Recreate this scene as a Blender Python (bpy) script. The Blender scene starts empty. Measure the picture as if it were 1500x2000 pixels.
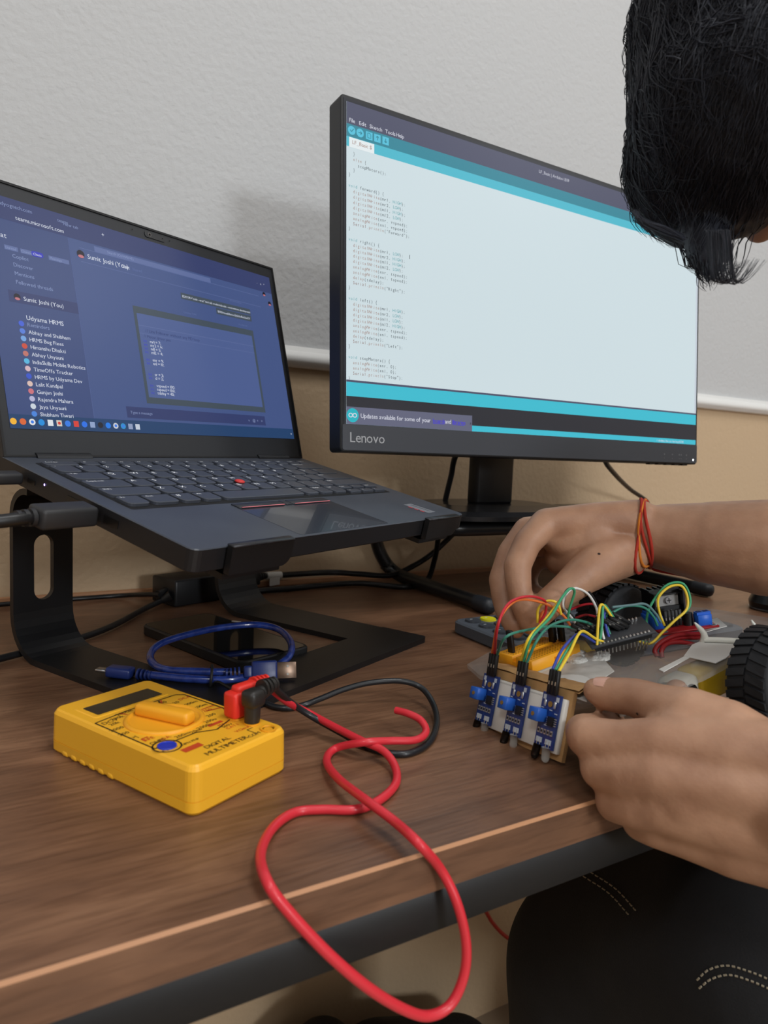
import bpy, bmesh, math, random
from mathutils import Vector, Matrix, noise
random.seed(11)
sc = bpy.context.scene
COL = sc.collection
V = Vector
R_ = math.radians

# ---------------------------------------------------------------- camera
CAM_O = V((0.0, 0.0, 0.18515))
CAM_YAW, CAM_PITCH, CAM_ROLL = 1.03779, -0.09276, 0.0424
F_PX = 1375.28
CF = V((math.cos(CAM_YAW) * math.cos(CAM_PITCH), math.sin(CAM_YAW) * math.cos(CAM_PITCH), math.sin(CAM_PITCH)))
_r = V((math.sin(CAM_YAW), -math.cos(CAM_YAW), 0))
_u = _r.cross(CF)
CR = _r * math.cos(CAM_ROLL) + _u * math.sin(CAM_ROLL)
CU = _u * math.cos(CAM_ROLL) - _r * math.sin(CAM_ROLL)
cam_d = bpy.data.cameras.new('camera')
cam_d.sensor_fit = 'HORIZONTAL'
cam_d.sensor_width = 36.0
cam_d.lens = F_PX / 1500.0 * 36.0
cam_d.clip_start = 0.01
cam_d.dof.use_dof = True
cam_d.dof.focus_distance = 0.56
cam_d.dof.aperture_fstop = 15.0
cam = bpy.data.objects.new('camera', cam_d)
COL.objects.link(cam)
cam.matrix_world = Matrix(((CR.x, CU.x, -CF.x, CAM_O.x), (CR.y, CU.y, -CF.y, CAM_O.y), (CR.z, CU.z, -CF.z, CAM_O.z), (0, 0, 0, 1)))
sc.camera = cam

# ---------------------------------------------------------------- world, lights, exposure
sc.view_settings.view_transform = 'Standard'
sc.view_settings.look = 'None'
sc.view_settings.gamma = 1.0
sc.view_settings.use_curve_mapping = False
sc.view_settings.exposure = 0.0
w = bpy.data.worlds.new('world'); sc.world = w; w.use_nodes = True
w.node_tree.nodes['Background'].inputs[0].default_value = (0.8, 0.86, 1.0, 1)
w.node_tree.nodes['Background'].inputs[1].default_value = 0.3

def area(name, loc, target, size, power, col=(1, 1, 1), size_y=None):
    d = bpy.data.lights.new(name, 'AREA'); d.energy = power; d.color = col
    d.shape = 'RECTANGLE' if size_y else 'SQUARE'; d.size = size
    if size_y: d.size_y = size_y
    o = bpy.data.objects.new(name, d); COL.objects.link(o)
    o.location = loc
    o.rotation_euler = (V(target) - V(loc)).to_track_quat('-Z', 'Y').to_euler()
    return o
CEIL = 1.95
area('ceiling_panel_light', (0.55, -0.15, CEIL - .02), (0.55, -0.15, 0), 0.55, 14.5, (.98, .99, 1))
area('ceiling_panel_light', (-1.1, -0.9, CEIL - .02), (-1.1, -0.9, 0), 0.6, 15.0, (.97, .99, 1))
area('ceiling_panel_light', (2.2, -0.6, CEIL - .02), (2.2, -0.6, 0), 0.6, 16.0, (.97, .99, 1))
area('ceiling_panel_light', (0.6, -2.6, CEIL - .02), (0.6, -2.6, 0), 0.6, 40.0, (.97, .99, 1))
area('window_daylight', (0.86, -4.05, 1.02), (0.6, 0.85, 0.4), 0.62, 60.0, (.93, .97, 1), 0.5)

# ---------------------------------------------------------------- pixel helpers (1500 x 2000 frame, real distances)
def ray(px, py): return CF + CR * ((px - 750) / F_PX) + CU * ((1000 - py) / F_PX)
def P(px, py, t): return CAM_O + ray(px, py) * t
def PZ(px, py, z=0.0):
    d = ray(px, py); return CAM_O + d * ((z - CAM_O.z) / d.z)
def PY(px, py, y):
    d = ray(px, py); return CAM_O + d * (y / d.y)

# ---------------------------------------------------------------- materials
def lin(c):
    r = []
    for x in c[:3]:
        x /= 255.0
        r.append(x / 12.92 if x <= .04045 else ((x + .055) / 1.055) ** 2.4)
    return (r[0], r[1], r[2], 1.0)
MATS = {}
def M(name, rgb, rough=.5, metal=0.0, spec=.5, bump=None, vary=None, emit=0.0, erg=None, trans=0.0, ior=1.45, coat=0.0, sss=0.0, alpha=1.0):
    if name in MATS: return MATS[name]
    m = bpy.data.materials.new(name); m.use_nodes = True
    nt = m.node_tree; b = nt.nodes['Principled BSDF']
    b.inputs['Base Color'].default_value = lin(rgb)
    b.inputs['Roughness'].default_value = rough
    b.inputs['Metallic'].default_value = metal
    b.inputs['Specular IOR Level'].default_value = spec
    b.inputs['IOR'].default_value = ior
    b.inputs['Transmission Weight'].default_value = trans
    b.inputs['Coat Weight'].default_value = coat
    b.inputs['Alpha'].default_value = alpha
    if sss:
        b.inputs['Subsurface Weight'].default_value = sss
        b.inputs['Subsurface Radius'].default_value = (.006, .0025, .0015)
        b.inputs['Subsurface Scale'].default_value = 1.0
    if emit:
        b.inputs['Emission Color'].default_value = lin(erg or rgb)
        b.inputs['Emission Strength'].default_value = emit
    tc = None
    if bump or vary:
        tc = nt.nodes.new('ShaderNodeTexCoord')
    if bump:
        n = nt.nodes.new('ShaderNodeTexNoise'); n.inputs['Scale'].default_value = bump[0]; n.inputs['Detail'].default_value = 4
        bp = nt.nodes.new('ShaderNodeBump'); bp.inputs['Strength'].default_value = bump[1]; bp.inputs['Distance'].default_value = bump[2] if len(bump) > 2 else .001
        nt.links.new(tc.outputs['Object'], n.inputs['Vector']); nt.links.new(n.outputs['Fac'], bp.inputs['Height']); nt.links.new(bp.outputs['Normal'], b.inputs['Normal'])
    if vary:
        n = nt.nodes.new('ShaderNodeTexNoise'); n.inputs['Scale'].default_value = vary[0]; n.inputs['Detail'].default_value = 5
        cr = nt.nodes.new('ShaderNodeValToRGB')
        cr.color_ramp.elements[0].position = .3; cr.color_ramp.elements[1].position = .7
        cr.color_ramp.elements[0].color = lin(vary[1]); cr.color_ramp.elements[1].color = lin(rgb)
        nt.links.new(tc.outputs['Object'], n.inputs['Vector']); nt.links.new(n.outputs['Fac'], cr.inputs['Fac']); nt.links.new(cr.outputs['Color'], b.inputs['Base Color'])
    MATS[name] = m
    return m

def wood_material():
    m = bpy.data.materials.new('wood'); m.use_nodes = True
    nt = m.node_tree; L = nt.links; b = nt.nodes['Principled BSDF']
    tc = nt.nodes.new('ShaderNodeTexCoord')
    def noi(scale, sx, sy, det=6, dist=0.0):
        mp = nt.nodes.new('ShaderNodeMapping'); mp.inputs['Scale'].default_value = (sx, sy, sy)
        n = nt.nodes.new('ShaderNodeTexNoise'); n.inputs['Scale'].default_value = scale; n.inputs['Detail'].default_value = det; n.inputs['Distortion'].default_value = dist
        L.new(tc.outputs['Object'], mp.inputs['Vector']); L.new(mp.outputs['Vector'], n.inputs['Vector']); return n
    big = noi(5, .55, 1.6, 3, .6); mid = noi(14, .7, 2.6, 8, 1.2); fine = noi(110, .28, 3.4, 6, .3)
    r1 = nt.nodes.new('ShaderNodeValToRGB'); e = r1.color_ramp.elements
    e[0].position = .28; e[0].color = lin((84, 58, 43)); e[1].position = .72; e[1].color = lin((148, 110, 83))
    k = e.new(.5); k.color = lin((116, 82, 60))
    mx = nt.nodes.new('ShaderNodeMath'); mx.operation = 'MULTIPLY_ADD'; mx.inputs[1].default_value = .5
    mx2 = nt.nodes.new('ShaderNodeMath'); mx2.operation = 'MULTIPLY'; mx2.inputs[1].default_value = .5
    L.new(big.outputs['Fac'], mx2.inputs[0]); L.new(mid.outputs['Fac'], mx.inputs[0]); L.new(mx2.outputs[0], mx.inputs[2]); L.new(mx.outputs[0], r1.inputs['Fac'])
    r2 = nt.nodes.new('ShaderNodeValToRGB'); e = r2.color_ramp.elements
    e[0].position = .36; e[0].color = (.5, .45, .4, 1); e[1].position = .56; e[1].color = (1, 1, 1, 1)
    L.new(fine.outputs['Fac'], r2.inputs['Fac'])
    mm = nt.nodes.new('ShaderNodeMix'); mm.data_type = 'RGBA'; mm.blend_type = 'MULTIPLY'; mm.inputs['Factor'].default_value = .5
    L.new(r1.outputs['Color'], mm.inputs['A']); L.new(r2.outputs['Color'], mm.inputs['B'])
    L.new(mm.outputs['Result'], b.inputs['Base Color'])
    b.inputs['Roughness'].default_value = .36
    bp = nt.nodes.new('ShaderNodeBump'); bp.inputs['Strength'].default_value = .25; bp.inputs['Distance'].default_value = .0006
    L.new(fine.outputs['Fac'], bp.inputs['Height']); L.new(bp.outputs['Normal'], b.inputs['Normal'])
    MATS['wood'] = m
    return m

# ---------------------------------------------------------------- mesh builder
_glyph = {}
def glyph(ch):
    if ch in _glyph: return _glyph[ch]
    cu = bpy.data.curves.new('glyph', 'FONT'); cu.body = ch; cu.resolution_u = 2; cu.size = 1.0
    ob = bpy.data.objects.new('glyph', cu)
    me = ob.to_mesh()
    vs = [(p.co.x, p.co.y) for p in me.vertices]; fs = [tuple(p.vertices) for p in me.polygons]
    ob.to_mesh_clear(); bpy.data.objects.remove(ob); bpy.data.curves.remove(cu)
    wd = (max(v[0] for v in vs) if vs else .3)
    lo = (min(v[0] for v in vs) if vs else 0)
    _glyph[ch] = (vs, fs, lo, wd)
    return _glyph[ch]

def spline(pts, n=8, closed=False):
    pts = [V(p) for p in pts]
    if len(pts) < 3: return pts
    out = []
    m = len(pts); rng = range(m if closed else m - 1)
    for i in rng:
        if closed: p0, p1, p2, p3 = pts[i - 1], pts[i], pts[(i + 1) % m], pts[(i + 2) % m]
        else:
            p1, p2 = pts[i], pts[i + 1]
            p0 = pts[i - 1] if i else p1 * 2 - p2
            p3 = pts[i + 2] if i + 2 < m else p2 * 2 - p1
        for k in range(n):
            t = k / n
            out.append(.5 * ((2 * p1) + (p2 - p0) * t + (2 * p0 - 5 * p1 + 4 * p2 - p3) * t * t + (3 * p1 - p0 - 3 * p2 + p3) * t ** 3))
    if not closed: out.append(pts[-1])
    return out

def rrect(w, h, r, seg=4, cx=0, cy=0):
    o = []
    for (sx, sy, a0) in ((1, 1, 0), (-1, 1, 90), (-1, -1, 180), (1, -1, 270)):
        rr = r[0] if isinstance(r, tuple) and sy > 0 else (r[1] if isinstance(r, tuple) else r)
        for k in range(seg + 1):
            a = R_(a0 + 90 * k / seg)
            o.append((cx + sx * (w / 2 - rr) + rr * math.cos(a), cy + sy * (h / 2 - rr) + rr * math.sin(a)))
    return o

class MB:
    def __init__(s): s.v = []; s.f = []; s.m = []; s.s = []; s.X = None
    def add(s, vs, fs, mat=0, smooth=False):
        o = len(s.v); X = s.X
        s.v += [(X @ V(p)) if X is not None else V(p) for p in vs]
        for f in fs: s.f.append([i + o for i in f]); s.m.append(mat); s.s.append(smooth)
        return s
    def box(s, c, d, mat=0, R=None):
        c = V(c); h = V(d) / 2; vs = []
        for z in (-1, 1):
            for y in (-1, 1):
                for x in (-1, 1):
                    p = V((x * h.x, y * h.y, z * h.z)); vs.append(c + ((R @ p) if R is not None else p))
        return s.add(vs, [(0, 2, 3, 1), (4, 5, 7, 6), (0, 1, 5, 4), (2, 6, 7, 3), (0, 4, 6, 2), (1, 3, 7, 5)], mat)
    def rbox(s, c, d, r, seg=2, mat=0, R=None, smooth=True):
        bm = bmesh.new(); bmesh.ops.create_cube(bm, size=1)
        for v in bm.verts: v.co = V((v.co.x * d[0], v.co.y * d[1], v.co.z * d[2]))
        bmesh.ops.bevel(bm, geom=bm.edges[:], offset=r, segments=seg, profile=.5, affect='EDGES')
        bm.verts.index_update(); c = V(c)
        vs = [c + ((R @ v.co) if R is not None else v.co) for v in bm.verts]
        fs = [[v.index for v in f.verts] for f in bm.faces]; bm.free()
        return s.add(vs, fs, mat, smooth)
    def cyl(s, p0, p1, r0, r1=None, n=16, mat=0, caps=True, smooth=True):
        p0, p1 = V(p0), V(p1); r1 = r0 if r1 is None else r1
        q = (p1 - p0).to_track_quat('Z', 'Y'); a, b = q @ V((1, 0, 0)), q @ V((0, 1, 0))
        vs = []
        for p, r in ((p0, r0), (p1, r1)):
            for k in range(n):
                t = 2 * math.pi * k / n; vs.append(p + a * (r * math.cos(t)) + b * (r * math.sin(t)))
        s.add(vs, [(k, (k + 1) % n, n + (k + 1) % n, n + k) for k in range(n)], mat, smooth)
        if caps:
            s.add(vs[:n], [tuple(range(n))[::-1]], mat); s.add(vs[n:], [tuple(range(n))], mat)
        return s
    def tube(s, pts, r, n=8, mat=0, caps=True):
        pts = [V(p) for p in pts]; m = len(pts)
        rs = r if isinstance(r, (list, tuple)) else [r] * m
        T = [(pts[min(i + 1, m - 1)] - pts[max(i - 1, 0)]).normalized() for i in range(m)]
        N = T[0].orthogonal().normalized(); vs = []
        for i in range(m):
            N = (N - T[i] * N.dot(T[i])); N = N.normalized() if N.length > 1e-9 else T[i].orthogonal().normalized()
            B = T[i].cross(N)
            for k in range(n):
                a = 2 * math.pi * k / n; vs.append(pts[i] + N * (rs[i] * math.cos(a)) + B * (rs[i] * math.sin(a)))
        fs = [(i * n + k, i * n + (k + 1) % n, (i + 1) * n + (k + 1) % n, (i + 1) * n + k) for i in range(m - 1) for k in range(n)]
        s.add(vs, fs, mat, True)
        if caps:
            s.add(vs[:n], [tuple(range(n))[::-1]], mat); s.add(vs[-n:], [tuple(range(n))], mat)
        return s
    def lathe(s, prof, n=24, mat=0, F=None):
        vs = []
        for r, z in prof:
            for k in range(n):
                a = 2 * math.pi * k / n; p = V((r * math.cos(a), r * math.sin(a), z)); vs.append(F @ p if F is not None else p)
        m = len(prof)
        fs = [(i * n + k, i * n + (k + 1) % n, (i + 1) * n + (k + 1) % n, (i + 1) * n + k) for i in range(m - 1) for k in range(n)]
        s.add(vs, fs, mat, True)
        s.add(vs[:n], [tuple(range(n))[::-1]], mat); s.add(vs[-n:], [tuple(range(n))], mat)
        return s
    def prism(s, out, z0, z1, mat=0, F=None, smooth=False, top=None):
        n = len(out)
        vs = [V((x, y, z0)) for x, y in out] + [V((x, y, z1)) for x, y in (top or out)]
        if F is not None: vs = [F @ p for p in vs]
        s.add(vs, [(k, (k + 1) % n, n + (k + 1) % n, n + k) for k in range(n)], mat, smooth)
        s.add(vs[:n], [tuple(range(n))[::-1]], mat); s.add(vs[n:], [tuple(range(n))], mat)
        return s
    def quad(s, org, xd, yd, w, h, mat=0):
        o, x, y = V(org), V(xd) * w, V(yd) * h
        return s.add([o, o + x, o + x + y, o + y], [(0, 1, 2, 3)], mat)
    def disc(s, c, xd, yd, r, mat=0, n=18, r2=None):
        c, x, y = V(c), V(xd), V(yd); r2 = r2 or r
        return s.add([c + x * (r * math.cos(2 * math.pi * k / n)) + y * (r2 * math.sin(2 * math.pi * k / n)) for k in range(n)], [tuple(range(n))], mat)
    def text(s, t, org, xd, yd, h, mat=0, mono=None, gap=.07):
        o, x, y = V(org), V(xd), V(yd); cx = 0.0
        for i, ch in enumerate(t):
            if ch == ' ':
                cx += .27 * h; continue
            vs, fs, lo, wd = glyph(ch)
            if mono: bx = i * mono + (mono - (wd - lo) * h * .9) / 2 - lo * h; k = .9
            else: bx = cx - lo * h; k = 1
            s.add([o + x * (bx + p[0] * h * k) + y * (p[1] * h) for p in vs], fs, mat)
            cx += (wd - lo + gap) * h
        return s
    def build(s, name, mats, parent=None, loc=None):
        me = bpy.data.meshes.new(name)
        me.from_pydata([tuple(p) for p in s.v], [], s.f)
        if not isinstance(mats, (list, tuple)): mats = [mats]
        for m in mats: me.materials.append(m)
        me.polygons.foreach_set('material_index', s.m); me.polygons.foreach_set('use_smooth', s.s)
        me.update()
        o = bpy.data.objects.new(name, me); COL.objects.link(o)
        if parent: o.parent = parent
        if loc is not None: o.location = loc
        return o

def tag(o, label, cat, group=None):
    o['label'] = label; o['category'] = cat
    if group: o['group'] = group
    return o
def thing(name, label, cat, mat=None, group=None):
    o = bpy.data.objects.new(name, None); COL.objects.link(o); o.empty_display_size = .02
    if mat is not None: o.matrix_world = mat
    return tag(o, label, cat, group)
def struct(o): o['kind'] = 'structure'; return o
def frame(loc, rx=0, ry=0, rz=0):
    return Matrix.Translation(V(loc)) @ Matrix.Rotation(rz, 4, 'Z') @ Matrix.Rotation(rx, 4, 'X') @ Matrix.Rotation(ry, 4, 'Y')
def at(o): return Matrix.Translation(V(o))
X_, Y_, Z_ = V((1, 0, 0)), V((0, 1, 0)), V((0, 0, 1))

BLACK = M('black_plastic', (24, 24, 26), .45, bump=(900, .08, .0004))
BLACKM = M('black_metal', (17, 17, 19), .42, bump=(1500, .05, .0003))
RUBBER = M('black_rubber', (21, 21, 23), .55)
STEEL = M('steel', (190, 190, 192), .28, metal=1)
WHITEP = M('white_plastic', (228, 228, 224), .45)
# ================================================================ room
WY = 0.852; FZ = -0.765; RX0, RX1, RY0 = -2.4, 3.4, -4.2
RAILZ = 0.2998
wall_w = M('wall_white', (186, 187, 188), .75, bump=(140, .55, .0022))
wall_b = M('wall_beige', (190, 165, 134), .7, bump=(140, .45, .002))
def wall(name, a, b):
    a, b = V(a), V(b); n = (b - a).normalized(); out = V((n.y, -n.x, 0)) * -.1
    mb = MB()
    for z0, z1, m in ((FZ, RAILZ - .01, 1), (RAILZ - .01, CEIL, 0)):
        vs = [V((p.x, p.y, z)) for z in (z0, z1) for p in (a, b, b + out, a + out)]
        mb.add(vs, [(0, 1, 5, 4), (1, 2, 6, 5), (2, 3, 7, 6), (3, 0, 4, 7), (0, 3, 2, 1), (4, 5, 6, 7)], m)
    return struct(mb.build(name, [wall_w, wall_b]))
wall('wall_back', (RX0, WY, 0), (RX1, WY, 0))
wall('wall_right', (RX1, WY, 0), (RX1, RY0, 0))
wall('wall_front', (RX1, RY0, 0), (RX0, RY0, 0))
wall('wall_left', (RX0, RY0, 0), (RX0, WY, 0))
struct(MB().box(((RX0 + RX1) / 2, (RY0 + WY) / 2, FZ - .05), (RX1 - RX0, WY - RY0, .1)).build('floor', M('floor_tile', (176, 160, 140), .45, vary=(9, (150, 134, 116)))))
struct(MB().box(((RX0 + RX1) / 2, (RY0 + WY) / 2, CEIL + .05), (RX1 - RX0, WY - RY0, .1)).build('ceiling', M('ceiling_paint', (225, 225, 222), .8)))
# chair rail with a moulded profile
prof = [(0, .008), (.006, .0075), (.0065, .002), (.009, .001), (.0135, -.003), (.015, -.008), (.0135, -.013), (.010, -.0152), (.0095, -.0165), (.006, -.019), (0, -.019)]
mb = MB(); n = len(prof)
vs = [V((x, WY - d, RAILZ + z)) for x in (RX0, RX1) for d, z in prof]
mb.add(vs, [(i, i + 1, n + i + 1, n + i) for i in range(n - 1)], 0, True)
struct(mb.build('trim_1', M('rail_paint', (222, 222, 220), .35)))
# window in the wall behind the photographer
mb = MB()
for c, d in (((.86, RY0 + .03, 1.02 - .28), (.74, .05, .05)), ((.86, RY0 + .03, 1.02 + .28), (.74, .05, .05)), ((.86 - .345, RY0 + .03, 1.02), (.05, .05, .61)), ((.86 + .345, RY0 + .03, 1.02), (.05, .05, .61))):
    mb.box(c, d)
struct(mb.build('window_1', WHITEP))

# ================================================================ desk
WOOD = wood_material()
EDGE = M('worn_edge', (176, 128, 92), .45, bump=(60, .2, .0005))
FRAME = M('frame_steel', (19, 20, 23), .5, bump=(1200, .06, .0003))
desk = thing('desk', 'dark brown wood-grain desk with a black steel frame against the wall', 'desk', at((.5, .55, FZ)))
def dl(x, y, z): return (x - .5, y - .55, z - FZ)
DX0, DX1, DY0, DY1, DT = -.75, 1.75, .252, .844, .0205
mb = MB(); c = .0014
o2 = [(DY0, -DT), (DY0, -c), (DY0 + c, 0), (DY1, 0), (DY1, -DT)]
vs = [V(dl(x, y, z)) for x in (DX0, DX1) for y, z in o2]
mb.add(vs, [(0, 5, 6, 1), (2, 7, 8, 3), (3, 8, 9, 4), (4, 9, 5, 0)], 0); mb.add(vs, [(0, 1, 2, 3, 4), (9, 8, 7, 6, 5)], 0); mb.add(vs, [(1, 6, 7, 2)], 1)
mb.build('tabletop', [WOOD, EDGE], desk)
MB().box(dl(.5, .8460, .002), (DX1 - DX0, .008, .008)).build('back_batten', EDGE, desk)
MB().rbox(dl(.5, DY0 + .0125, -DT - .0115), (DX1 - DX0 - .02, .022, .022), .001, 1).build('front_beam', FRAME, desk)
MB().rbox(dl(.5, DY1 - .03, -DT - .0125), (DX1 - DX0 - .02, .025, .025), .002, 1).build('rear_beam', FRAME, desk)
for x in (DX0 + .04, DX1 - .04):
    for y in (DY0 + .03, DY1 - .03):
        MB().rbox(dl(x, y, (FZ - DT - .02) / 2), (.03, .03, -FZ - DT - .02), .002, 1).build('leg', FRAME, desk)
# ================================================================ laptop stand
SY = .4453
SC = (.437, .45)   # stand centre in the stand's own axes
S_ax = V((math.cos(SY), math.sin(SY), 0)); T_ax = V((-math.sin(SY), math.cos(SY), 0))
def SW(s, t, z): return S_ax * s + T_ax * t + Z_ * z
stand = thing('laptop_stand', 'black metal laptop stand with slotted legs and open base, carrying the laptop', 'laptop stand', frame(SW(SC[0], SC[1], 0), rz=SY))
def sl(s, t, z): return V((s - SC[0], t - SC[1], z))
s0, s1, s2, s3, t0, t1 = .297, .351, .519, .577, .3317, .384
TB = .005
def plate(name, loops):
    mb = MB()
    for lp in loops: mb.prism(lp, 0, TB)
    return mb.build(name, BLACKM, stand)
def lr(a, b, c, d): return [(a - SC[0], c - SC[1]), (b - SC[0], c - SC[1]), (b - SC[0], d - SC[1]), (a - SC[0], d - SC[1])]
fr = rrect(s3 - s0, t1 - t0, (.0005, .006), 4, (s0 + s3) / 2 - SC[0], (t0 + t1) / 2 - SC[1])
plate('base_bar', [fr])
def bent(name, sa, sb, path, slot=None):
    # path: (t,z) centre line of a bent strip, width sa..sb
    mb = MB(); h = TB / 2; m = len(path); A = []; B = []
    for i in range(m):
        d = V((path[min(i + 1, m - 1)][0] - path[max(i - 1, 0)][0], path[min(i + 1, m - 1)][1] - path[max(i - 1, 0)][1])); d.normalize()
        nx, nz = -d.y * h, d.x * h
        A.append((path[i][0] + nx, path[i][1] + nz)); B.append((path[i][0] - nx, path[i][1] - nz))
    def strip(xa, xb, i0, i1):
        for i in range(i0, i1):
            q = [sl(x, *pt) for x in (xa, xb) for pt in (A[i], A[i + 1], B[i + 1], B[i])]
            mb.add(q, [(0, 1, 5, 4), (3, 7, 6, 2), (0, 3, 2, 1), (4, 5, 6, 7)], 0, False)
        for i in (i0, i1):
            q = [sl(xa, *A[i]), sl(xb, *A[i]), sl(xb, *B[i]), sl(xa, *B[i])]; mb.add(q, [(0, 1, 2, 3)])
    if slot is None: strip(sa, sb, 0, m - 1)
    else:
        i0, i1, a, b = slot
        strip(sa, sb, 0, i0); strip(sa, sb, i1, m - 1)
        c = (a + b) / 2; R0 = (b - a) / 2; zlo, zhi = path[i0][1], path[i1][1]
        steps = [zlo + R0 * (1 - math.cos(R_(90 * k / 6))) for k in range(7)] + [zhi - R0 * (1 - math.cos(R_(90 * k / 6))) for k in range(6, -1, -1)]
        hw = [R0 * math.sin(R_(90 * k / 6)) for k in range(7)] + [R0 * math.sin(R_(90 * k / 6)) for k in range(6, -1, -1)]
        tt = path[i0][0]
        for k in range(13):
            for sg, edge in ((-1, sa), (1, sb)):
                q = [sl(x, tt + e, z) for e in (h, -h) for x, z in ((edge, steps[k]), (c + sg * hw[k], steps[k]), (c + sg * hw[k + 1], steps[k + 1]), (edge, steps[k + 1]))]
                mb.add(q, [(0, 1, 2, 3), (7, 6, 5, 4), (1, 5, 6, 2), (0, 3, 7, 4)])
    return mb.build(name, BLACKM, stand)
TL = .562
def legpath():
    p = [(t1, TB / 2), (.45, TB / 2), (TL - .034, TB / 2)]
    for k in range(1, 9):
        a = R_(90 * k / 8); p.append((TL - .034 + .034 * math.sin(a), TB / 2 + .034 * (1 - math.cos(a))))
    i0 = len(p) - 1
    for k in range(1, 19): p.append((TL, .036 + (.094 - .036) * k / 18 + .006))
    i1 = len(p) - 1
    p += [(TL, .118)]
    for k in range(1, 8):
        a = R_(100 * k / 7); p.append((TL - .02 * (1 - math.cos(a)), .118 + .02 * math.sin(a)))
    return p, i0, i1
lp, i0, i1 = legpath()
for a, b in ((s0 + .002, s1), (s2, s3 - .002)):
    c = (a + b) / 2
    bent('leg', a, b, lp, (i0 + 1, i1, c - .0085, c + .0085))
# arms under the laptop with upturned front hooks
LT = .212
lap_f = frame((.1056, .3824, .1238), rx=LT, ry=-.008, rz=SY)
def arm_path():
    # in laptop-local (y,z): run just below the laptop bottom
    return [(.252, -.0245), (.2, -.0245), (.1, -.0245), (.012, -.0245)]
LTH = .0175
arms = []
inv = stand.matrix_world.inverted() @ lap_f
for xa, xb in ((.0235, .0765), (.2445, .2965)):
    mb = MB(); mb.X = inv
    z0, z1 = -LTH - .0042, -LTH - .0004
    mb.box(((xa + xb) / 2, .1235, (z0 + z1) / 2), (xb - xa - .004, .245, z1 - z0))
    # hook: plate going down then forward and up as a lip
    xm = (xa + xb) / 2
    out = [(-(xb - xa) / 2, .0008), ((xb - xa) / 2, .0008), ((xb - xa) / 2, -.006)]
    for k in range(7):
        a = R_(90 * k / 6); out.append(((xb - xa) / 2 - .009 + .009 * math.cos(a), -.0070 - .009 * math.sin(a)))
    out += [(-(xb - xa) / 2, -.0160)]
    F = Matrix.Translation((xm, -.0012, 0)) @ Matrix.Rotation(math.pi / 2, 4, 'X')
    mb.prism(out[::-1], 0, .0045, 0, F)
    o = mb.build('support_arm', BLACKM, stand)
    mb = MB(); mb.X = inv
    mb.rbox((xm, -.0034, .0013), (xb - xa, .0062, .0016), .0006, 1)
    mb.build('hook_lip', M('worn_metal', (62, 62, 66), .35, metal=.6, vary=(90, (30, 30, 32))), o)
mb = MB(); mb.X = inv
mb.box((.16, .225, -LTH - .003), (.27, .035, .0048)); mb.build('cross_bar', BLACKM, stand)

# ================================================================ laptop
LW, LD = .3171, .2149
lap = thing('laptop', 'open black laptop showing a blue-tinted chat window, raised on the stand', 'laptop', lap_f)
DECK = M('laptop_deck', (66, 71, 80), .38, spec=.55, bump=(2500, .1, .0002), vary=(22, (58, 62, 71)))  # base grey lightened and blued to carry the wall's reflected glare in the colour
mb = MB()
mb.prism(rrect(LW, LD, .006, 4, LW / 2, LD / 2), -.0135, -.0006, 1, top=rrect(LW, LD, .006, 4, LW / 2, LD / 2))
mb.prism(rrect(LW, LD, .006, 4, LW / 2, LD / 2), -.0006, 0, 0, top=rrect(LW - .0012, LD - .0012, .0056, 4, LW / 2, LD / 2))
mb.prism(rrect(LW, LD, .006, 4, LW / 2, LD / 2), -.0135, -.0170, 1, top=rrect(LW - .012, LD - .012, .006, 4, LW / 2, LD / 2))
base = mb.build('base', [DECK, M('laptop_shell', (22, 22, 25), .5)], lap)
KX, KY, U = .0151, .1714, .019
WELL = M('keyboard_well', (10, 10, 12), .6)  # near-black so the side shadow in the key gaps is part of the colour
MB().prism(rrect(.289, .0985 + .014, .002, 3, KX + .1425, KY - .041), 0, .00012).build('keyboard_well', WELL, lap)
MB().prism(rrect(.272, .005, .002, 3, LW / 2 + .008, KY + .0205), 0, .0004).build('speaker_bar', M('speaker_bar', (62, 65, 72), .4), lap)
KEY = M('laptop_key', (62, 66, 75), .38, bump=(1500, .04, .0002)); LEG = M('key_legend', (240, 242, 245), .5)
def keycap(w, h, legend, small=False, z=.0022):
    mb = MB()
    r = (.0012, min(.0042, h * .3)); n = 4
    mb.prism(rrect(w, h, r, n, w / 2, h / 2), 0, z - .0004, 0)
    mb.prism(rrect(w, h, r, n, w / 2, h / 2), z - .0004, z, 0, top=rrect(w - .0012, h - .0012, (.001, r[1] - .0005), n, w / 2, h / 2 + .0002))
    if legend:
        th = .0034 if len(legend) > 1 else .0062
        if small: th = .0027
        mb.text(legend, (.0022, h - .0014 - th * .75, z + .00006), X_, Y_, th, 1)
    return mb
rows = []
g = .0027
def row(y, h, keys, small=False):
    x = KX
    for wd, lg in keys:
        ww = wd * U
        if lg is not None:
            keycap(ww - g, h, lg, small).build('key', [KEY, LEG], lap, (x, y, .0001))
        x += ww
rowF = [(1.45, 'Esc FnLk')]
for i in range(12):
    if i % 4 == 0: rowF.append((.1, None))
    rowF.append((.82, 'F%d' % (i + 1)))
rowF += [(.85, t) for t in ('Home', 'End', 'Insert', 'Delete')]
row(KY + .0016, .0098, rowF, True)
H = U - g
row(KY - U + g, H, [(1, '`')] + [(1, c) for c in '1234567890-='] + [(2, 'Backspace')])
row(KY - 2 * U + g, H, [(1.5, 'Tab')] + [(1, c) for c in 'QWERTYUIOP[]'] + [(1.5, '\\')])
row(KY - 3 * U + g, H, [(1.75, 'CapsLock')] + [(1, c) for c in "ASDFGHJKL;'"] + [(2.25, 'Enter')])
row(KY - 4 * U + g, H, [(2.25, 'Shift')] + [(1, c) for c in 'ZXCVBNM,./'] + [(2.75, 'Shift')])
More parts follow.
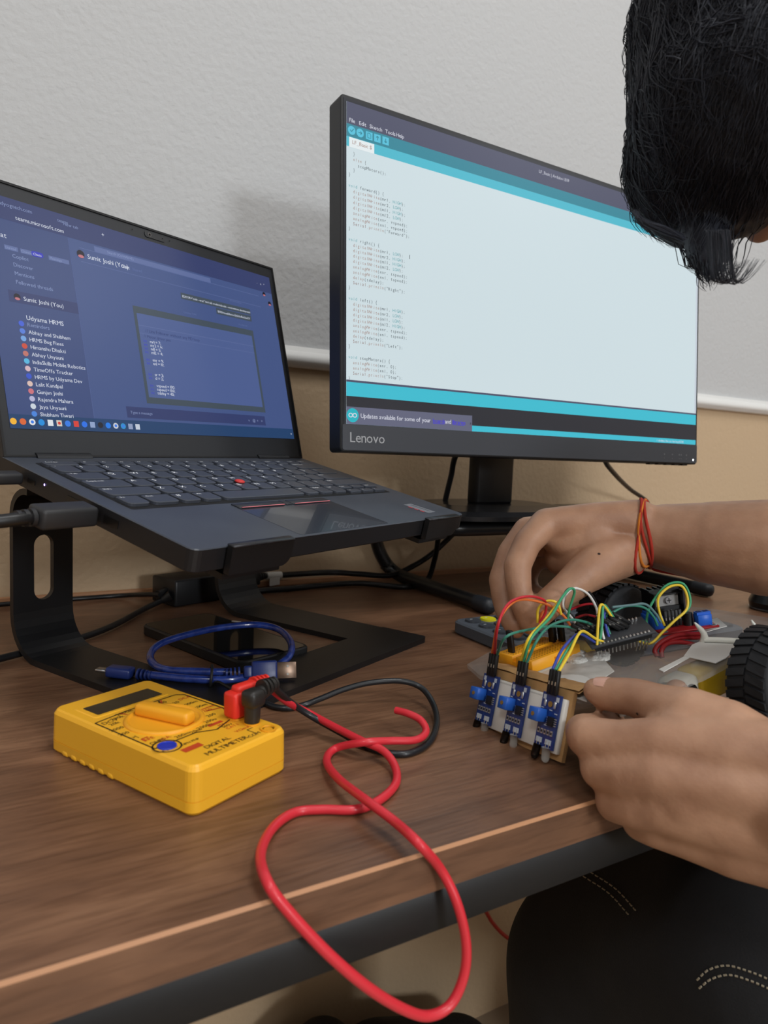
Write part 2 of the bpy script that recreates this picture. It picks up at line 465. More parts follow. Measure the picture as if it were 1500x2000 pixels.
row(KY - 5 * U + g, H, [(1, 'Fn'), (1.25, 'Ctrl'), (1, '#'), (1, 'Alt'), (4.75, ''), (1, 'Alt'), (1, 'PrtSc'), (1, 'Ctrl')])
xa = KX + 12 * U; hh = (H - g) / 2
for i, (a, b) in enumerate((('PgUp', '<'), ('^', 'v'), ('PgDn', '>'))):
    keycap(U - g, hh, a, True).build('key', [KEY, LEG], lap, (xa + i * U, KY - 5 * U + g + hh + g, .0001))
    keycap(U - g, hh, b, True).build('key', [KEY, LEG], lap, (xa + i * U, KY - 5 * U + g - .002, .0001))
F = Matrix.Translation((KX + .128, KY - .0555, 0))
o = MB().lathe([(.0022, .0005), (.0026, .0022), (.0040, .0026), (.0042, .0036), (.003, .0043), (.001, .0046)], 18, 0, F).build('pointing_stick', M('red_rubber', (196, 52, 50), .6), lap); o['label'] = 'red rubber pointing stick'
PADM = M('touchpad', (50, 54, 62), .22, coat=.5)
mb = MB(); mb.prism(rrect(.104, .062, .002, 3, .143, .033), 0, .00015); mb.build('touchpad', PADM, lap)
BTN = M('pad_button', (38, 40, 46), .4)
for x0, x1 in ((.0915, .1395), (.140, .147), (.1475, .194)):
    mb = MB(); mb.rbox(((x0 + x1) / 2, .0655, .0004), (x1 - x0 - .0006, .0095, .0012), .0004, 1)
    if x1 - x0 > .02: mb.box(((x0 + x1) / 2, .0605, .00105), (x1 - x0 - .004, .0011, .0002), 1)
    mb.build('pad_button', [BTN, M('button_stripe', (214, 120, 128), .5)], lap)
# logo sticker on the palm rest
mb = MB(); mb.X = Matrix.Translation((.272, .012, .0002)) @ Matrix.Rotation(R_(4), 4, 'Z')
mb.quad((0, 0, 0), X_, Y_, .0135, .026, 0); 
for k in range(3): mb.box((-.0012, .006 + k * .006, 0), (.0025, .004, .0002), 1)
mb.box((.009, .013, .0001), (.0012, .020, .0001), 2)
mb.build('palm_sticker', [M('sticker_silver', (118, 121, 128), .35), M('sticker_red', (170, 60, 66), .5), M('sticker_dark', (80, 82, 88), .4)], lap)
# ports on the left side
for y_, a_, b_ in ((.165, .009, .003), (.115, .014, .006), (.075, .0142, .005)): MB().box((-.0001, y_, -.0071), (.0006, a_, b_)).build('port', M('port_dark', (8, 8, 9), .4), lap)
MB().disc((-.0004, .149, -.0048), Y_, Z_, .0008, n=10).build('charge_light', M('violet_led', (190, 170, 255), .4, emit=3), lap)
# lid
ANG = 2.0217; HD = LD - .012; LH = LD - .006
up = V((0, -math.cos(ANG), math.sin(ANG))); nn = V((0, -math.sin(ANG), -math.cos(ANG)))
LM = Matrix(((1, 0, 0, 0), (0, up.y, nn.y, HD), (0, up.z, nn.z, 0), (0, 0, 0, 1)))  # (x, height, towards viewer)
BEZ = M('laptop_bezel', (36, 38, 42), .5, bump=(1500, .06, .0002))
mb = MB(); mb.X = LM
mb.prism(rrect(LW, LH, (.005, .001), 5, LW / 2, LH / 2), -.0065, -.0004, 0)
mb.prism(rrect(LW, LH, (.005, .001), 5, LW / 2, LH / 2), -.0004, 0, 0, top=rrect(LW - .001, LH - .001, (.0046, .001), 5, LW / 2, LH / 2))
lid = mb.build('lid', BEZ, lap)
mb = MB(); mb.X = LM
fo = [(0, 0), (LW, 0), (LW, LH), (0, LH)]; fi = [(.0018, .0015), (LW - .0018, .0015), (LW - .0018, LH - .0018), (.0018, LH - .0018)]
vs = [V((x, y, z)) for z in (0, .0009) for x, y in fo + fi]
mb.add(vs, [(8, 9, 13, 12), (9, 10, 14, 13), (10, 11, 15, 14), (11, 8, 12, 15), (4, 12, 13, 5), (5, 13, 14, 6), (6, 14, 15, 7), (7, 15, 12, 4), (0, 1, 9, 8), (1, 2, 10, 9), (2, 3, 11, 10), (3, 0, 8, 11)])
mb.build('bezel_rim', M('rim_rubber', (20, 20, 22), .6), lid)
for x in (.045, LW - .045):
    MB().cyl((x - .022, HD + .001, -.002), (x + .022, HD + .001, -.002), .0052, n=14).build('hinge', M('hinge_metal', (46, 47, 50), .4, metal=.6), lap)
mb = MB(); mb.X = LM
cx = .157; mb.prism(rrect(.022, .0055, .002, 4, cx + .006, .2025), .0001, .0007, 0); mb.disc((cx, .2025, .0009), X_, Y_, .0019, 1); mb.disc((cx, .2025, .001), X_, Y_, .001, 2)
for dx in (-.018, .014, .022): mb.disc((cx + dx, .2025, .0008), X_, Y_, .0005, 2, 8)
mb.build('webcam', [M('webcam_plate', (28, 29, 32), .4), M('lens_ring', (70, 66, 64), .3), M('lens', (4, 4, 6), .1)], lid)
# screen and everything shown on it
SBX0, SBX1, SBY0, SBY1 = .0075, .3092, .0208, .1965
def E(name, rgb, s=1.0): return M(name, (10, 10, 12), .35, emit=s, erg=rgb, spec=.3)
LE = .85
S_bg = E('chat_background', (72, 90, 140), LE); S_side = E('chat_sidebar', (64, 80, 128), LE); S_head = E('chat_header', (56, 66, 112), LE)
S_box = E('code_border', (70, 82, 94), LE); S_codebg = E('code_fill', (82, 100, 152), LE); S_task = E('taskbar', (40, 70, 112), LE)
S_wh = E('text_white', (226, 232, 246), LE); S_gr = E('text_grey', (140, 155, 198), LE); S_dim = E('text_dim', (98, 114, 164), LE); S_bl = E('text_blue', (64, 70, 200), LE)
mb = MB(); mb.X = LM; mb.quad((SBX0, SBY0, .0003), X_, Y_, SBX1 - SBX0, SBY1 - SBY0)
scr = mb.build('screen', S_bg, lap)
L2 = .0004
mb = MB(); mb.X = LM
mats = [S_side, S_head, S_box, S_codebg, S_task, S_dim]
mb.quad((SBX0, SBY0, L2), X_, Y_, .068, .158, 0)
mb.quad((SBX0, SBY0, L2 + .00004), X_, Y_, SBX1 - SBX0, .0105, 4)
mb.quad((SBX0, .1785, L2), X_, Y_, SBX1 - SBX0, .018, 1)
mb.quad((.1275, .047, L2), X_, Y_, .144, .0855, 2)
mb.quad((.1305, .0525, L2 + .00004), X_, Y_, .138, .074, 3)
mb.quad((.1305, .1155, L2 + .00008), X_, Y_, .138, .0005, 5); mb.quad((.1305, .1085, L2 + .00008), X_, Y_, .138, .0004, 5)
mb.quad((.183, .1490, L2), X_, Y_, .089, .006, 2); mb.quad((.2245, .1420, L2), X_, Y_, .0475, .0062, 2)
mb.quad((.106, .0335, L2), X_, Y_, .163, .0095, 1)
mb.quad((.020, .1155, L2 + .00006), X_, Y_, .055, .009, 1)
for x, wd in ((.022, .010), (.034, .012), (.056, .017)): mb.quad((x, .1553, L2 + .00006), X_, Y_, wd, .0035, 5)
mb.quad((.084, .1720, L2), X_, Y_, .205, .0004, 5); mb.quad((.084, .1605, L2), X_, Y_, .205, .0004, 5); mb.quad((.0750, SBY0 + .0105, L2), X_, Y_, .0005, .147, 5)
mb.quad((.098, .1725, L2), X_, Y_, .125, .0045, 5)
mb.build('screen_panels', mats, scr)
mb = MB(); mb.X = LM; L3 = .00055
def t(s, x, y, h, m): mb.text(s, (x, y, L3), X_, Y_, h, m)
t('udyogtech.com', .022, .1893, .0042, 1); t('teams', .068, .1893, .0038, 1); t('teams.microsoft.com', .0335, .1808, .0046, 0); t('New tab', .073, .1876, .0036, 1); t('+', .107, .1876, .005, 0)
t('Chat', .0140, .1640, .0055, 0); t('Unread', .0225, .1560, .0028, 1); t('Channels', .0345, .1560, .0028, 1); t('Meetings', .0570, .1560, .0028, 1)
for i, s in enumerate(('Copilot', 'Discover', 'Mentions', 'Followed threads')): t(s, .027, .1500 - .0066 * i, .0042, 1)
t('Search (Ctrl+Alt+E)', .110, .1738, .0032, 1)
t('Sumit Joshi (You)', .0905, .1645, .0056, 0); t('Chat', .122, .1645, .0042, 0); t('Shared', .133, .1645, .0036, 2); 
t('Sumit Joshi (You)', .0310, .1180, .0046, 0); t('Udyama HRMS', .0310, .1035, .0050, 0)
names = ('Reminders', 'Abhay and Shubham', 'HRMS Bug Fixes', 'Himanshu Dhakti', 'Abhay Unyauni', 'IndiaSkills Mobile Robotics', 'TimeOffs Tracker', 'HRMS by Udyama Dev', 'Lalit Kandpal', 'Gunjan Joshi', 'Rajendra Mahara', 'Jaya Unyauni', 'Shubham Tiwari')
for i, s in enumerate(names): t(s, .0310, .0985 - .00565 * i, .0042, 1 if i < 1 else 0)
mb.build('chat_list_text', [S_wh, S_gr, S_dim, S_bl, S_side], scr)
mb = MB(); mb.X = LM
t('EDITOR="code --wait" bin/rails credentials:edit --environment development', .1845, .1507, .0029, 0); t('BIT12maaeb5bexw3y5s0z4k1x5wXY', .2265, .1437, .0030, 0)
mb.build('bubble_text', [S_wh, S_gr, S_dim, S_bl, S_side], scr)
mb = MB(); mb.X = LM
t('October 7 PM', .1830, .1355, .0026, 2); t('Wed 11:26 AM', .252, .1353, .0022, 2); t('10/7 1:19 PM Edited', .2450, .1585, .0022, 2)
mb.build('time_text', [S_wh, S_gr, S_dim, S_bl, S_side], scr)
mb = MB(); mb.X = LM
t('// Line Follower without any PID loop', .1370, .1105, .0040, 5); t('// Motor driver pins', .1345, .1055, .0036, 5)
code = (('int', 'mr1 = 7;'), ('int', 'mr2 = 6;'), ('int', 'ml1 = 5;'), ('int', 'ml2 = 4;'), None, ('int', 'enr = 9;'), ('int', 'enl = 10;'), None, None, ('int', 'sr = 3;'), ('int', 'sl = 2;'), None, ('int', 'vspeed = 100;'), ('int', 'tspeed = 100;'), ('int', 'tdelay = 40;'))
for i, c in enumerate(code):
    if c:
        y = .1012 - .00326 * i; t(c[0], .1335, y, .0036, 3); t(c[1], .1400, y, .0038, 0)
mb.build('snippet_text', [S_wh, S_gr, S_dim, S_bl, S_side, E('comment_text', (54, 66, 116), LE)], scr)
mb = MB(); mb.X = LM
t('Type a message', .1095, .0370, .0034, 1)
for i, s in enumerate('v@+>'): t(s, .245 + .006 * i, .0365, .004, 1)
t('=', .3045, .0245, .004, 0)
for i, s in enumerate('*x-'): t(s, .2985 - .005 * i, .1855, .003, 0)
mb.build('message_text', [S_wh, S_gr, S_dim, S_bl, S_side, E('comment_text', (54, 66, 116), LE)], scr)
# avatars and task-bar icons
cols = [(70, 100, 220), (90, 130, 225), (120, 170, 230), (210, 80, 60), (200, 120, 110), (90, 190, 235), (225, 190, 200), (60, 90, 210), (230, 200, 190), (215, 120, 130), (190, 190, 225), (215, 225, 235), (80, 140, 230)]
ic = [(255, 190, 60), (230, 110, 60), (240, 240, 240), (40, 150, 230), (235, 240, 245), (225, 215, 200), (60, 130, 240), (225, 70, 60), (50, 120, 240), (150, 170, 210), (40, 40, 50), (40, 130, 240), (210, 215, 225), (50, 150, 210), (150, 165, 200), (205, 215, 230)]
mats = [E('avatar_%d' % i, c, LE) for i, c in enumerate(cols)] + [E('icon_%d' % i, c, LE) for i, c in enumerate(ic)] + [E('pill', (48, 52, 190), LE), E('avatar_dark', (28, 24, 40), LE), E('avatar_red', (200, 120, 130), LE)]
mb = MB(); mb.X = LM
for i in range(13): mb.disc((.0265, .1000 - .00565 * i, L3), X_, Y_, .0021, i)
for i in range(16):
    x = .0102 + .00695 * i; k = 13 + i
    if i in (4, 5, 7, 9, 14, 15): mb.quad((x - .0021, .0237, L3), X_, Y_, .0042, .0046, k)
    else: mb.disc((x, .0260, L3), X_, Y_, .0024, k)
    if i in (2, 5, 12, 13): mb.disc((x, .0260, L3 + .0001), X_, Y_, .0012, 13 + (6 if i != 5 else 7))
mb.prism(rrect(.0095, .0040, .0018, 4, .0470, .1572), L3 - .0001, L3, 29)
for x, y, r in ((.0845, .1668, .0034), (.0262, .1200, .0026), (.3035, .1668, .0024), (.297, .1760, .0022)):
    mb.disc((x, y, L3), X_, Y_, r, 30); mb.disc((x, y - r * .55, L3 + .00005), X_, Y_, r * .75, 31, r2=r * .4)
mb.build('screen_icons', mats, scr)
mb = MB(); mb.X = LM; mb.text('Chats', (.0437, .1560, L3 + .0001), X_, Y_, .0028, 0); mb.build('screen_pill_text', S_wh, scr)
# ================================================================ monitor riser (bent tube)
rc = V((.69, .72, 0))
riser = thing('monitor_riser', 'black bent-tube monitor riser with a flat shelf standing at the wall', 'monitor stand', at(rc))
TR = .0088
ZS = .0935
XL, XR = .505, .862
def rl(x, y, z): return V((x, y, z)) - rc
SHX0, SHX1 = .468, .912
mb = MB()
tp = []
def corner(pa, pb, pc, r, n=6):
    pa, pb, pc = V(pa), V(pb), V(pc); d1 = (pa - pb).normalized(); d2 = (pc - pb).normalized(); out = []
    for k in range(n + 1):
        u = k / n; a = pb + d1 * r * (1 - u); b = pb + d2 * r * u; out.append(a.lerp(b, u))
    return out
def polytube(pts, r, n=6):
    out = [V(pts[0])]
    for i in range(1, len(pts) - 1): out += corner(pts[i - 1], pts[i], pts[i + 1], r, n)
    return out + [V(pts[-1])]
TUBE = M('tube_paint', (22, 23, 25), .32)
YF, YB = .655, .826
mb = MB(); mb.tube([p - rc for p in polytube([(SHX0, YB - .03, ZS), (SHX0, YF, ZS), (SHX1, YF, ZS), (SHX1, YB - .03, ZS)], .03)], TR, 14); mb.build('shelf_tube', TUBE, riser)
for xs, xf, yf in ((SHX0, XL, .617), (SHX1, XR, .590)):
    mb = MB(); mb.tube([p - rc for p in polytube([(xs, YB - .03, ZS), (xs, YB, ZS - .012), ((xs + xf) / 2, YB, .03), (xf, YB - .01, TR + .001), (xf, yf, TR + .001)], .022)], TR, 14); lg = mb.build('leg', TUBE, riser)
    mb = MB(); F = Matrix.Translation(rl(xf, yf, TR + .001)) @ Matrix.Rotation(R_(90), 4, 'X')
    mb.lathe([(.0096, -.018), (.0096, .002), (.008, .007), (.004, .0095), (.0005, .0102)], 16, 0, F); mb.build('end_cap', M('cap_rubber', (30, 33, 38), .5), lg)
mb = MB(); mb.rbox(rl((SHX0 + SHX1) / 2, (YF + YB) / 2 - .005, ZS + .0105), (SHX1 - SHX0 + .004, YB - YF - .01, .004), .0015, 2); mb.build('shelf', M('shelf_black', (26, 27, 30), .3), riser)
ZP = ZS + .0125

# ================================================================ monitor
MT, MYAW = .0762, .0207
mon_f = frame((.2990, .5921, .1787), rz=MYAW) @ Matrix.Rotation(-MT, 4, 'X')
mroot = frame((.568, .70, ZP), rz=MYAW)
mon = thing('monitor', 'large black desktop monitor showing white program code, on the riser', 'monitor', mroot)
mi = mroot.inverted() @ mon_f
MW, MH = .539, .331
CASE = M('monitor_case', (31, 32, 35), .45, bump=(1500, .05, .0002))
def ML(): m = MB(); m.X = mi; return m
F90 = Matrix.Rotation(math.pi / 2, 4, 'X')     # prism outline (x,z) extruded along -y
def mprism(mb, out, y0, y1, mat=0, top=None): mb.prism(out, -y0, -y1, mat, F90, top=top)
mb = ML()
full = rrect(MW, MH, .004, 4, MW / 2, MH / 2)
mprism(mb, full, .022, .0008, 0); mprism(mb, full, .0008, 0, 0, top=rrect(MW - .0016, MH - .0016, .0035, 4, MW / 2, MH / 2))
mprism(mb, rrect(MW - .01, MH - .01, .004, 4, MW / 2, MH / 2), .030, .022, 0)
mprism(mb, rrect(MW - .2, MH - .12, .02, 4, MW / 2, MH / 2 - .02), .052, .030, 0)
body = mb.build('casing', CASE, mon)
CH = M('monitor_chin', (62, 65, 72), .5, bump=(1500, .05, .0002))
mb = ML(); mprism(mb, rrect(MW - .0035, .0242, .002, 3, MW / 2, .0138), 0, -.0012, 0); chin = mb.build('chin', CH, mon)
LOGO = M('logo_silver', (172, 174, 178), .4)
mb = ML(); mb.text('Lenovo', (.0098, -.0014, .0092), X_, Z_, .0136, 0, gap=.045)
lo_ = mb.build('brand_lettering', LOGO, chin)
mb = ML()
for x in (.470, .486, .500, .504, .515): mb.disc((x, -.0014, .0118), X_, Z_, .0011, 0, 8); mb.disc((x, -.0014, .0068), X_, Z_, .0006, 0, 8)
mb.build('button_marks', M('mark_grey', (110, 112, 118), .5), chin)
mb = ML(); mb.disc((.5293, -.0014, .0058), X_, Z_, .0011, 0, 10); mb.build('power_light', M('led_white', (240, 248, 255), .4, emit=6), chin)
mb = ML()
for k in range(5): mb.box((.452 + k * .0165, .006, -.0008), (.010, .006, .0016))
mb.build('button_row', CASE, mon)
mb = ML()
GX0, GX1, GZ0, GZ1 = .0030, MW - .0030, .0260, MH - .0030
mb.quad((GX0, -.0004, GZ0), X_, Z_, GX1 - GX0, GZ1 - GZ0); mb.build('screen_glass', M('screen_black', (44, 46, 52), .4, spec=.35), mon)
GX0, GX1, GZ0, GZ1 = .0059, .5345, .0262, .3246
ME = 1.0
def EM(name, rgb, s=ME): return M(name, (12, 13, 14), .4, emit=s, erg=rgb, spec=.3)
C_bg = EM('editor_background', (204, 219, 224)); C_ti = EM('title_bar', (78, 80, 102)); C_dt = EM('toolbar_teal', (52, 132, 150)); C_lt = EM('tab_teal', (78, 182, 202)); C_st = EM('status_teal', (64, 186, 206)); C_dk = EM('console_dark', (46, 46, 52)); C_no = EM('notice_grey', (98, 100, 122)); C_ic = EM('icon_teal', (88, 190, 216))
mb = ML(); mb.quad((GX0, -.0007, GZ0), X_, Z_, GX1 - GX0, GZ1 - GZ0); scr2 = mb.build('screen', C_bg, mon)
mb = ML()
def band(x0, x1, z0, z1, m, y=-.0009): mb.quad((x0, y, z0), X_, Z_, x1 - x0, z1 - z0, m)
band(GX0, GX1, .3046, GZ1, 0); band(GX0, GX1, .2930, .3046, 1); band(GX0, GX1, .2838, .2930, 2)
band(.0086, .0358, .2836, .2926, 3, -.0010)
band(GX0, GX1, .0656, .0676, 0); band(GX0, GX1, .0524, .0656, 4); band(GX0, GX1, .0322, .0524, 5); band(GX0, GX1, GZ0, .0322, 4)
band(GX0, .156, GZ0, .0425, 6, -.0010)
mb.disc((.0126, -.0011, .0345), X_, Z_, .0066, 7, 24)
mb.disc((.0113, -.0011, .2990), X_, Z_, .0040, 8, 20); mb.disc((.0203, -.0011, .2990), X_, Z_, .0040, 8, 20)
for x in (.0302, .0392, .0484): band(x - .0036, x + .0036, .2953, .3026, 8, -.0011)
band(GX1 - .0035, GX1, .0676, .2838, 9, -.0010)
mb.build('window_panels', [C_ti, C_dt, C_lt, EM('tab_white', (226, 234, 236)), C_st, C_dk, C_no, EM('notice_teal', (40, 176, 190)), C_ic, EM('scrollbar', (196, 204, 214))], scr2)
C_tx = EM('code_dark', (44, 50, 58)); C_or = EM('code_rose', (158, 124, 112)); C_te = EM('code_teal', (92, 160, 168)); C_w = EM('menu_white', (214, 216, 228)); C_br = EM('code_brown', (130, 84, 72)); C_lk = EM('link_blue', (62, 44, 214)); C_gr = EM('title_text', (200, 202, 214))
TXT = [C_tx, C_or, C_te, C_w, C_br, C_lk, C_dt, C_gr]
mb = ML(); YT = -.0013
CWD = .002455; LP = .00497; LX = .0076; LZ0 = .2480
def cl(i, segs, col=0):
    x = LX + col * CWD; z = LZ0 - (i - 7) * LP - .0014
    for s, m in segs:
        mb.text(s, (x, YT, z), X_, Z_, .0043, m, mono=CWD); x += len(s) * CWD
def dw(i, fn, a, b): cl(i, ((fn, 1), ('(' + a + ', ', 0), (b, 2 if b in ('HIGH', 'LOW') else 0), (');', 0)), 2)
def sp(i, s): cl(i, (('Serial', 4), ('.println', 1), ('("' + s + '");', 0)), 2)
cl(1, (('}', 0),), 2); cl(2, (('else', 1), (' {', 0)), 2); cl(3, (('stopMotors();', 0),), 4); cl(4, (('}', 0),), 2); cl(5, (('}', 0),))
cl(7, (('void', 2), (' forward() {', 0)))
for k, (p, q) in enumerate((('mr1', 'HIGH'), ('mr2', 'LOW'), ('ml1', 'HIGH'), ('ml2', 'LOW'))): dw(8 + k, 'digitalWrite', p, q)
dw(12, 'analogWrite', 'enr', 'vspeed'); dw(13, 'analogWrite', 'enl', 'vspeed'); sp(14, 'Forward'); cl(15, (('}', 0),))
cl(17, (('void', 2), (' right() {', 0)))
for k, (p, q) in enumerate((('mr1', 'LOW'), ('mr2', 'HIGH'), ('ml1', 'HIGH'), ('ml2', 'LOW'))): dw(18 + k, 'digitalWrite', p, q)
dw(22, 'analogWrite', 'enr', 'tspeed'); dw(23, 'analogWrite', 'enl', 'tspeed'); cl(24, (('delay', 1), ('(tdelay);', 0)), 2); sp(25, 'Right'); cl(26, (('}', 0),))
cl(28, (('void', 2), (' left() {', 0)))
for k, (p, q) in enumerate((('mr1', 'HIGH'), ('mr2', 'LOW'), ('ml1', 'LOW'), ('ml2', 'HIGH'))): dw(29 + k, 'digitalWrite', p, q)
dw(33, 'analogWrite', 'enr', 'tspeed'); dw(34, 'analogWrite', 'enl', 'tspeed'); cl(35, (('delay', 1), ('(tdelay);', 0)), 2); sp(36, 'Left'); cl(37, (('}', 0),))
cl(39, (('void', 2), (' stopMotors() {', 0))); dw(40, 'analogWrite', 'enr', '0'); dw(41, 'analogWrite', 'enl', '0'); sp(42, 'Stop'); cl(43, (('}', 0),))
mb.build('code_text', TXT, scr2)
mb = ML()
mb.text('I', (.0762, YT, .1915), X_, Z_, .006, 0)
mb.text('File', (.0086, YT, .3063), X_, Z_, .0052, 3); mb.text('Edit', (.0192, YT, .3063), X_, Z_, .0052, 3); mb.text('Sketch', (.0305, YT, .3063), X_, Z_, .0052, 3); mb.text('Tools', (.0478, YT, .3063), X_, Z_, .0052, 3); mb.text('Help', (.0605, YT, .3063), X_, Z_, .0052, 3)
mb.text('LF_Basic | Arduino 1.8.19', (.2480, YT, .3160), X_, Z_, .0050, 7)
mb.text('LF_Basic $', (.0120, YT, .2868), X_, Z_, .0050, 1)
mb.build('menu_text', TXT, scr2)
mb = ML()
mb.text('Updates available for some of your', (.0213, YT, .0325), X_, Z_, .0061, 3, gap=.04); mb.text('boards', (.1055, YT, .0325), X_, Z_, .0061, 5, gap=.04); mb.text('and', (.1205, YT, .0325), X_, Z_, .0061, 3, gap=.04); mb.text('libraries', (.1300, YT, .0325), X_, Z_, .0061, 5, gap=.04); mb.text('x', (.1525, YT, .0330), X_, Z_, .005, 0)
mb.box((.1128, YT, .0318), (.0145, .0001, .0004), 5); mb.box((.1377, YT, .0318), (.0155, .0001, .0004), 5)
for cx in (.0104, .0148):   # infinity sign
    n = 16; vs = [(cx + r * 1.1 * math.cos(2 * math.pi * k / n), YT, .0345 + r * math.sin(2 * math.pi * k / n)) for r in (.0022, .0014) for k in range(n)]
    mb.add(vs, [(k, (k + 1) % n, n + (k + 1) % n, n + k) for k in range(n)], 3)
mb.build('notice_text', TXT, scr2)
mb = ML()
# check mark, arrows and pages on the tool buttons
def stroke(pts, w, m):
    for a, b in zip(pts, pts[1:]):
        a, b = V((a[0], YT, a[1])), V((b[0], YT, b[1])); d = (b - a).normalized(); nrm = V((-d.z, 0, d.x)) * w
        mb.add([a - nrm, b - nrm, b + nrm, a + nrm], [(0, 1, 2, 3)], m)
stroke([(.0096, .2992), (.0109, .2977), (.0133, .3008)], .0004, 6); stroke([(.0184, .2990), (.0220, .2990)], .0004, 6); stroke([(.0205, .3004), (.0221, .2990), (.0205, .2976)], .0004, 6)
stroke([(.0284, .2968), (.0284, .3012), (.0308, .3012), (.0318, .3000), (.0318, .2968), (.0284, .2968)], .0003, 6)
stroke([(.0392, .2970), (.0392, .3008)], .0004, 6); stroke([(.0378, .2994), (.0392, .3010), (.0406, .2994)], .0004, 6); stroke([(.0484, .3010), (.0484, .2972)], .0004, 6); stroke([(.0470, .2986), (.0484, .2970), (.0498, .2986)], .0004, 6)
mb.text('1  Arduino Uno on /dev/ttyACM0', (.455, YT, .0275), X_, Z_, .0040, 3)
mb.build('tool_icons', TXT, scr2)
# neck and foot of the monitor
mb = MB(); mb.X = mroot.inverted()
NK = M('neck_black', (20, 20, 22), .4)
mb.rbox((.5595, .690, ZP + .013 + .105), (.058, .020, .21), .004, 2); mb.box((.5595, .665, ZP + .19), (.058, .05, .05)); mb.build('neck', NK, mon)
mb = MB(); mb.X = mroot.inverted() @ at((.5605, .700, ZP))
n = 40
def ell(a, b): return [(a * math.copysign(abs(math.cos(2 * math.pi * k / n)) ** .75, math.cos(2 * math.pi * k / n)), b * math.copysign(abs(math.sin(2 * math.pi * k / n)) ** .75, math.sin(2 * math.pi * k / n))) for k in range(n)]
mb.prism(ell(.128, .088), 0, .005, 0, smooth=True); mb.prism(ell(.128, .088), .005, .010, 0, top=ell(.120, .081)); mb.prism(ell(.120, .081), .010, .0145, 0, top=ell(.085, .05))
mb.build('foot', M('foot_black', (26, 26, 28), .22), mon)

# ================================================================ cables behind the desk things
CAB = M('cable_black', (20, 20, 22), .4)
def cable(name, pts, r, label, cat='cable', mat=CAB, n=8):
    mb = MB(); p = spline(pts, 7); c = sum(p, V()) / len(p); c = V((c.x, c.y, min(q.z for q in p)))
    t = [q - c for q in p]; mb.tube(t, r, n)
    o = mb.build(name, mat); o.location = c
    return tag(o, label, cat)
cable('monitor_cable', [(.53, .675, .215), PY(893, 885, .70), PY(881, 930, .715), PY(868, 985, .73), PY(857, 1045, .75), PY(849, 1092, .775), PZ(832, 1136, .004), PZ(790, 1146, .004), PZ(700, 1139, .004), PZ(620, 1144, .004), PZ(560, 1150, .004), PZ(500, 1154, .004)], .0036, 'black cable dropping from the monitor behind the laptop corner to the desk')
cable('monitor_power_cable', [(.72, .665, .22), PY(1180, 895, .70), PY(1200, 925, .74), PY(1230, 955, .79), PY(1265, 982, .82), (1.02, .83, .08), (1.05, .835, .02), (1.10, .835, .005), (1.30, .83, .005)], .0036, 'black cable slanting from the monitor down right towards the wrist')
# power adapter with both cords
bf = frame(V((.193, .7645, 0)) + Matrix.Rotation(R_(20), 3, 'Z') @ V((.051, .023, 0)), rz=R_(20))
brick = thing('power_adapter', 'black laptop power adapter brick behind the stand, with a white cord tag', 'power adapter', bf)
bi = bf.inverted()
mb = MB(); mb.rbox((0, 0, .0150), (.106, .046, .030), .0025, 2); mb.build('body', M('brick_black', (22, 22, 24), .4), brick)
mb = MB(); mb.cyl((-.053, -.004, .014), (-.064, -.006, .013), .0062, .005, 12); mb.tube([bi @ q for q in spline([PZ(312, 1162, .014), PZ(290, 1161, .012), PZ(240, 1163, .004), PZ(155, 1169, .004), PZ(60, 1176, .004), PZ(-60, 1186, .004), PZ(-250, 1204, .004)], 6)], .0026, 8); mb.build('thin_cord', CAB, brick)
mb = MB(); mb.tube([bi @ q for q in spline([PZ(330, 1165, .012), PZ(318, 1172, .008), PZ(280, 1190, .004), PZ(220, 1222, .004), PZ(150, 1248, .004), PZ(40, 1276, .004), PZ(-60, 1300, .004), PZ(-240, 1330, .004)], 6)], .0030, 8); mb.cyl(bi @ PZ(334, 1163, .013), bi @ PZ(318, 1172, .008), .0062, .004, 12); mb.build('thick_cord', CAB, brick)
mb = MB(); mb.rbox((.0665, .002, .0145), (.028, .021, .016), .002, 2)
for k in range(4): mb.cyl((.0815 + k * .0040, .003, .0145), (.0840 + k * .0040, .003, .0145), .0062 - k * .0006, n=12)
pl = mb.build('plug', M('plug_black', (24, 24, 26), .5), brick)
mb = MB(); mb.tube([bi @ q for q in spline([bf @ V((.094, .003, .0145)), bf @ V((.122, .001, .0125)), PY(640, 1118, .80), PY(700, 1121, .80), PY(760, 1124, .80), PY(800, 1109, .805), PY(842, 1083, .80), PY(888, 1040, .79), PY(930, 1000, .80)], 6)], .0038, 8); mb.build('mains_cord', CAB, brick)
mb = MB(); mb.cyl((.0985, .0028, .0143), (.1215, .001, .0126), .0050, n=14); mb.box((.108, -.0030, .0065), (.017, .0006, .010)); tg = mb.build('cord_tag', M('tag_white', (222, 222, 218), .6), brick); tg['label'] = 'white paper cord tag'
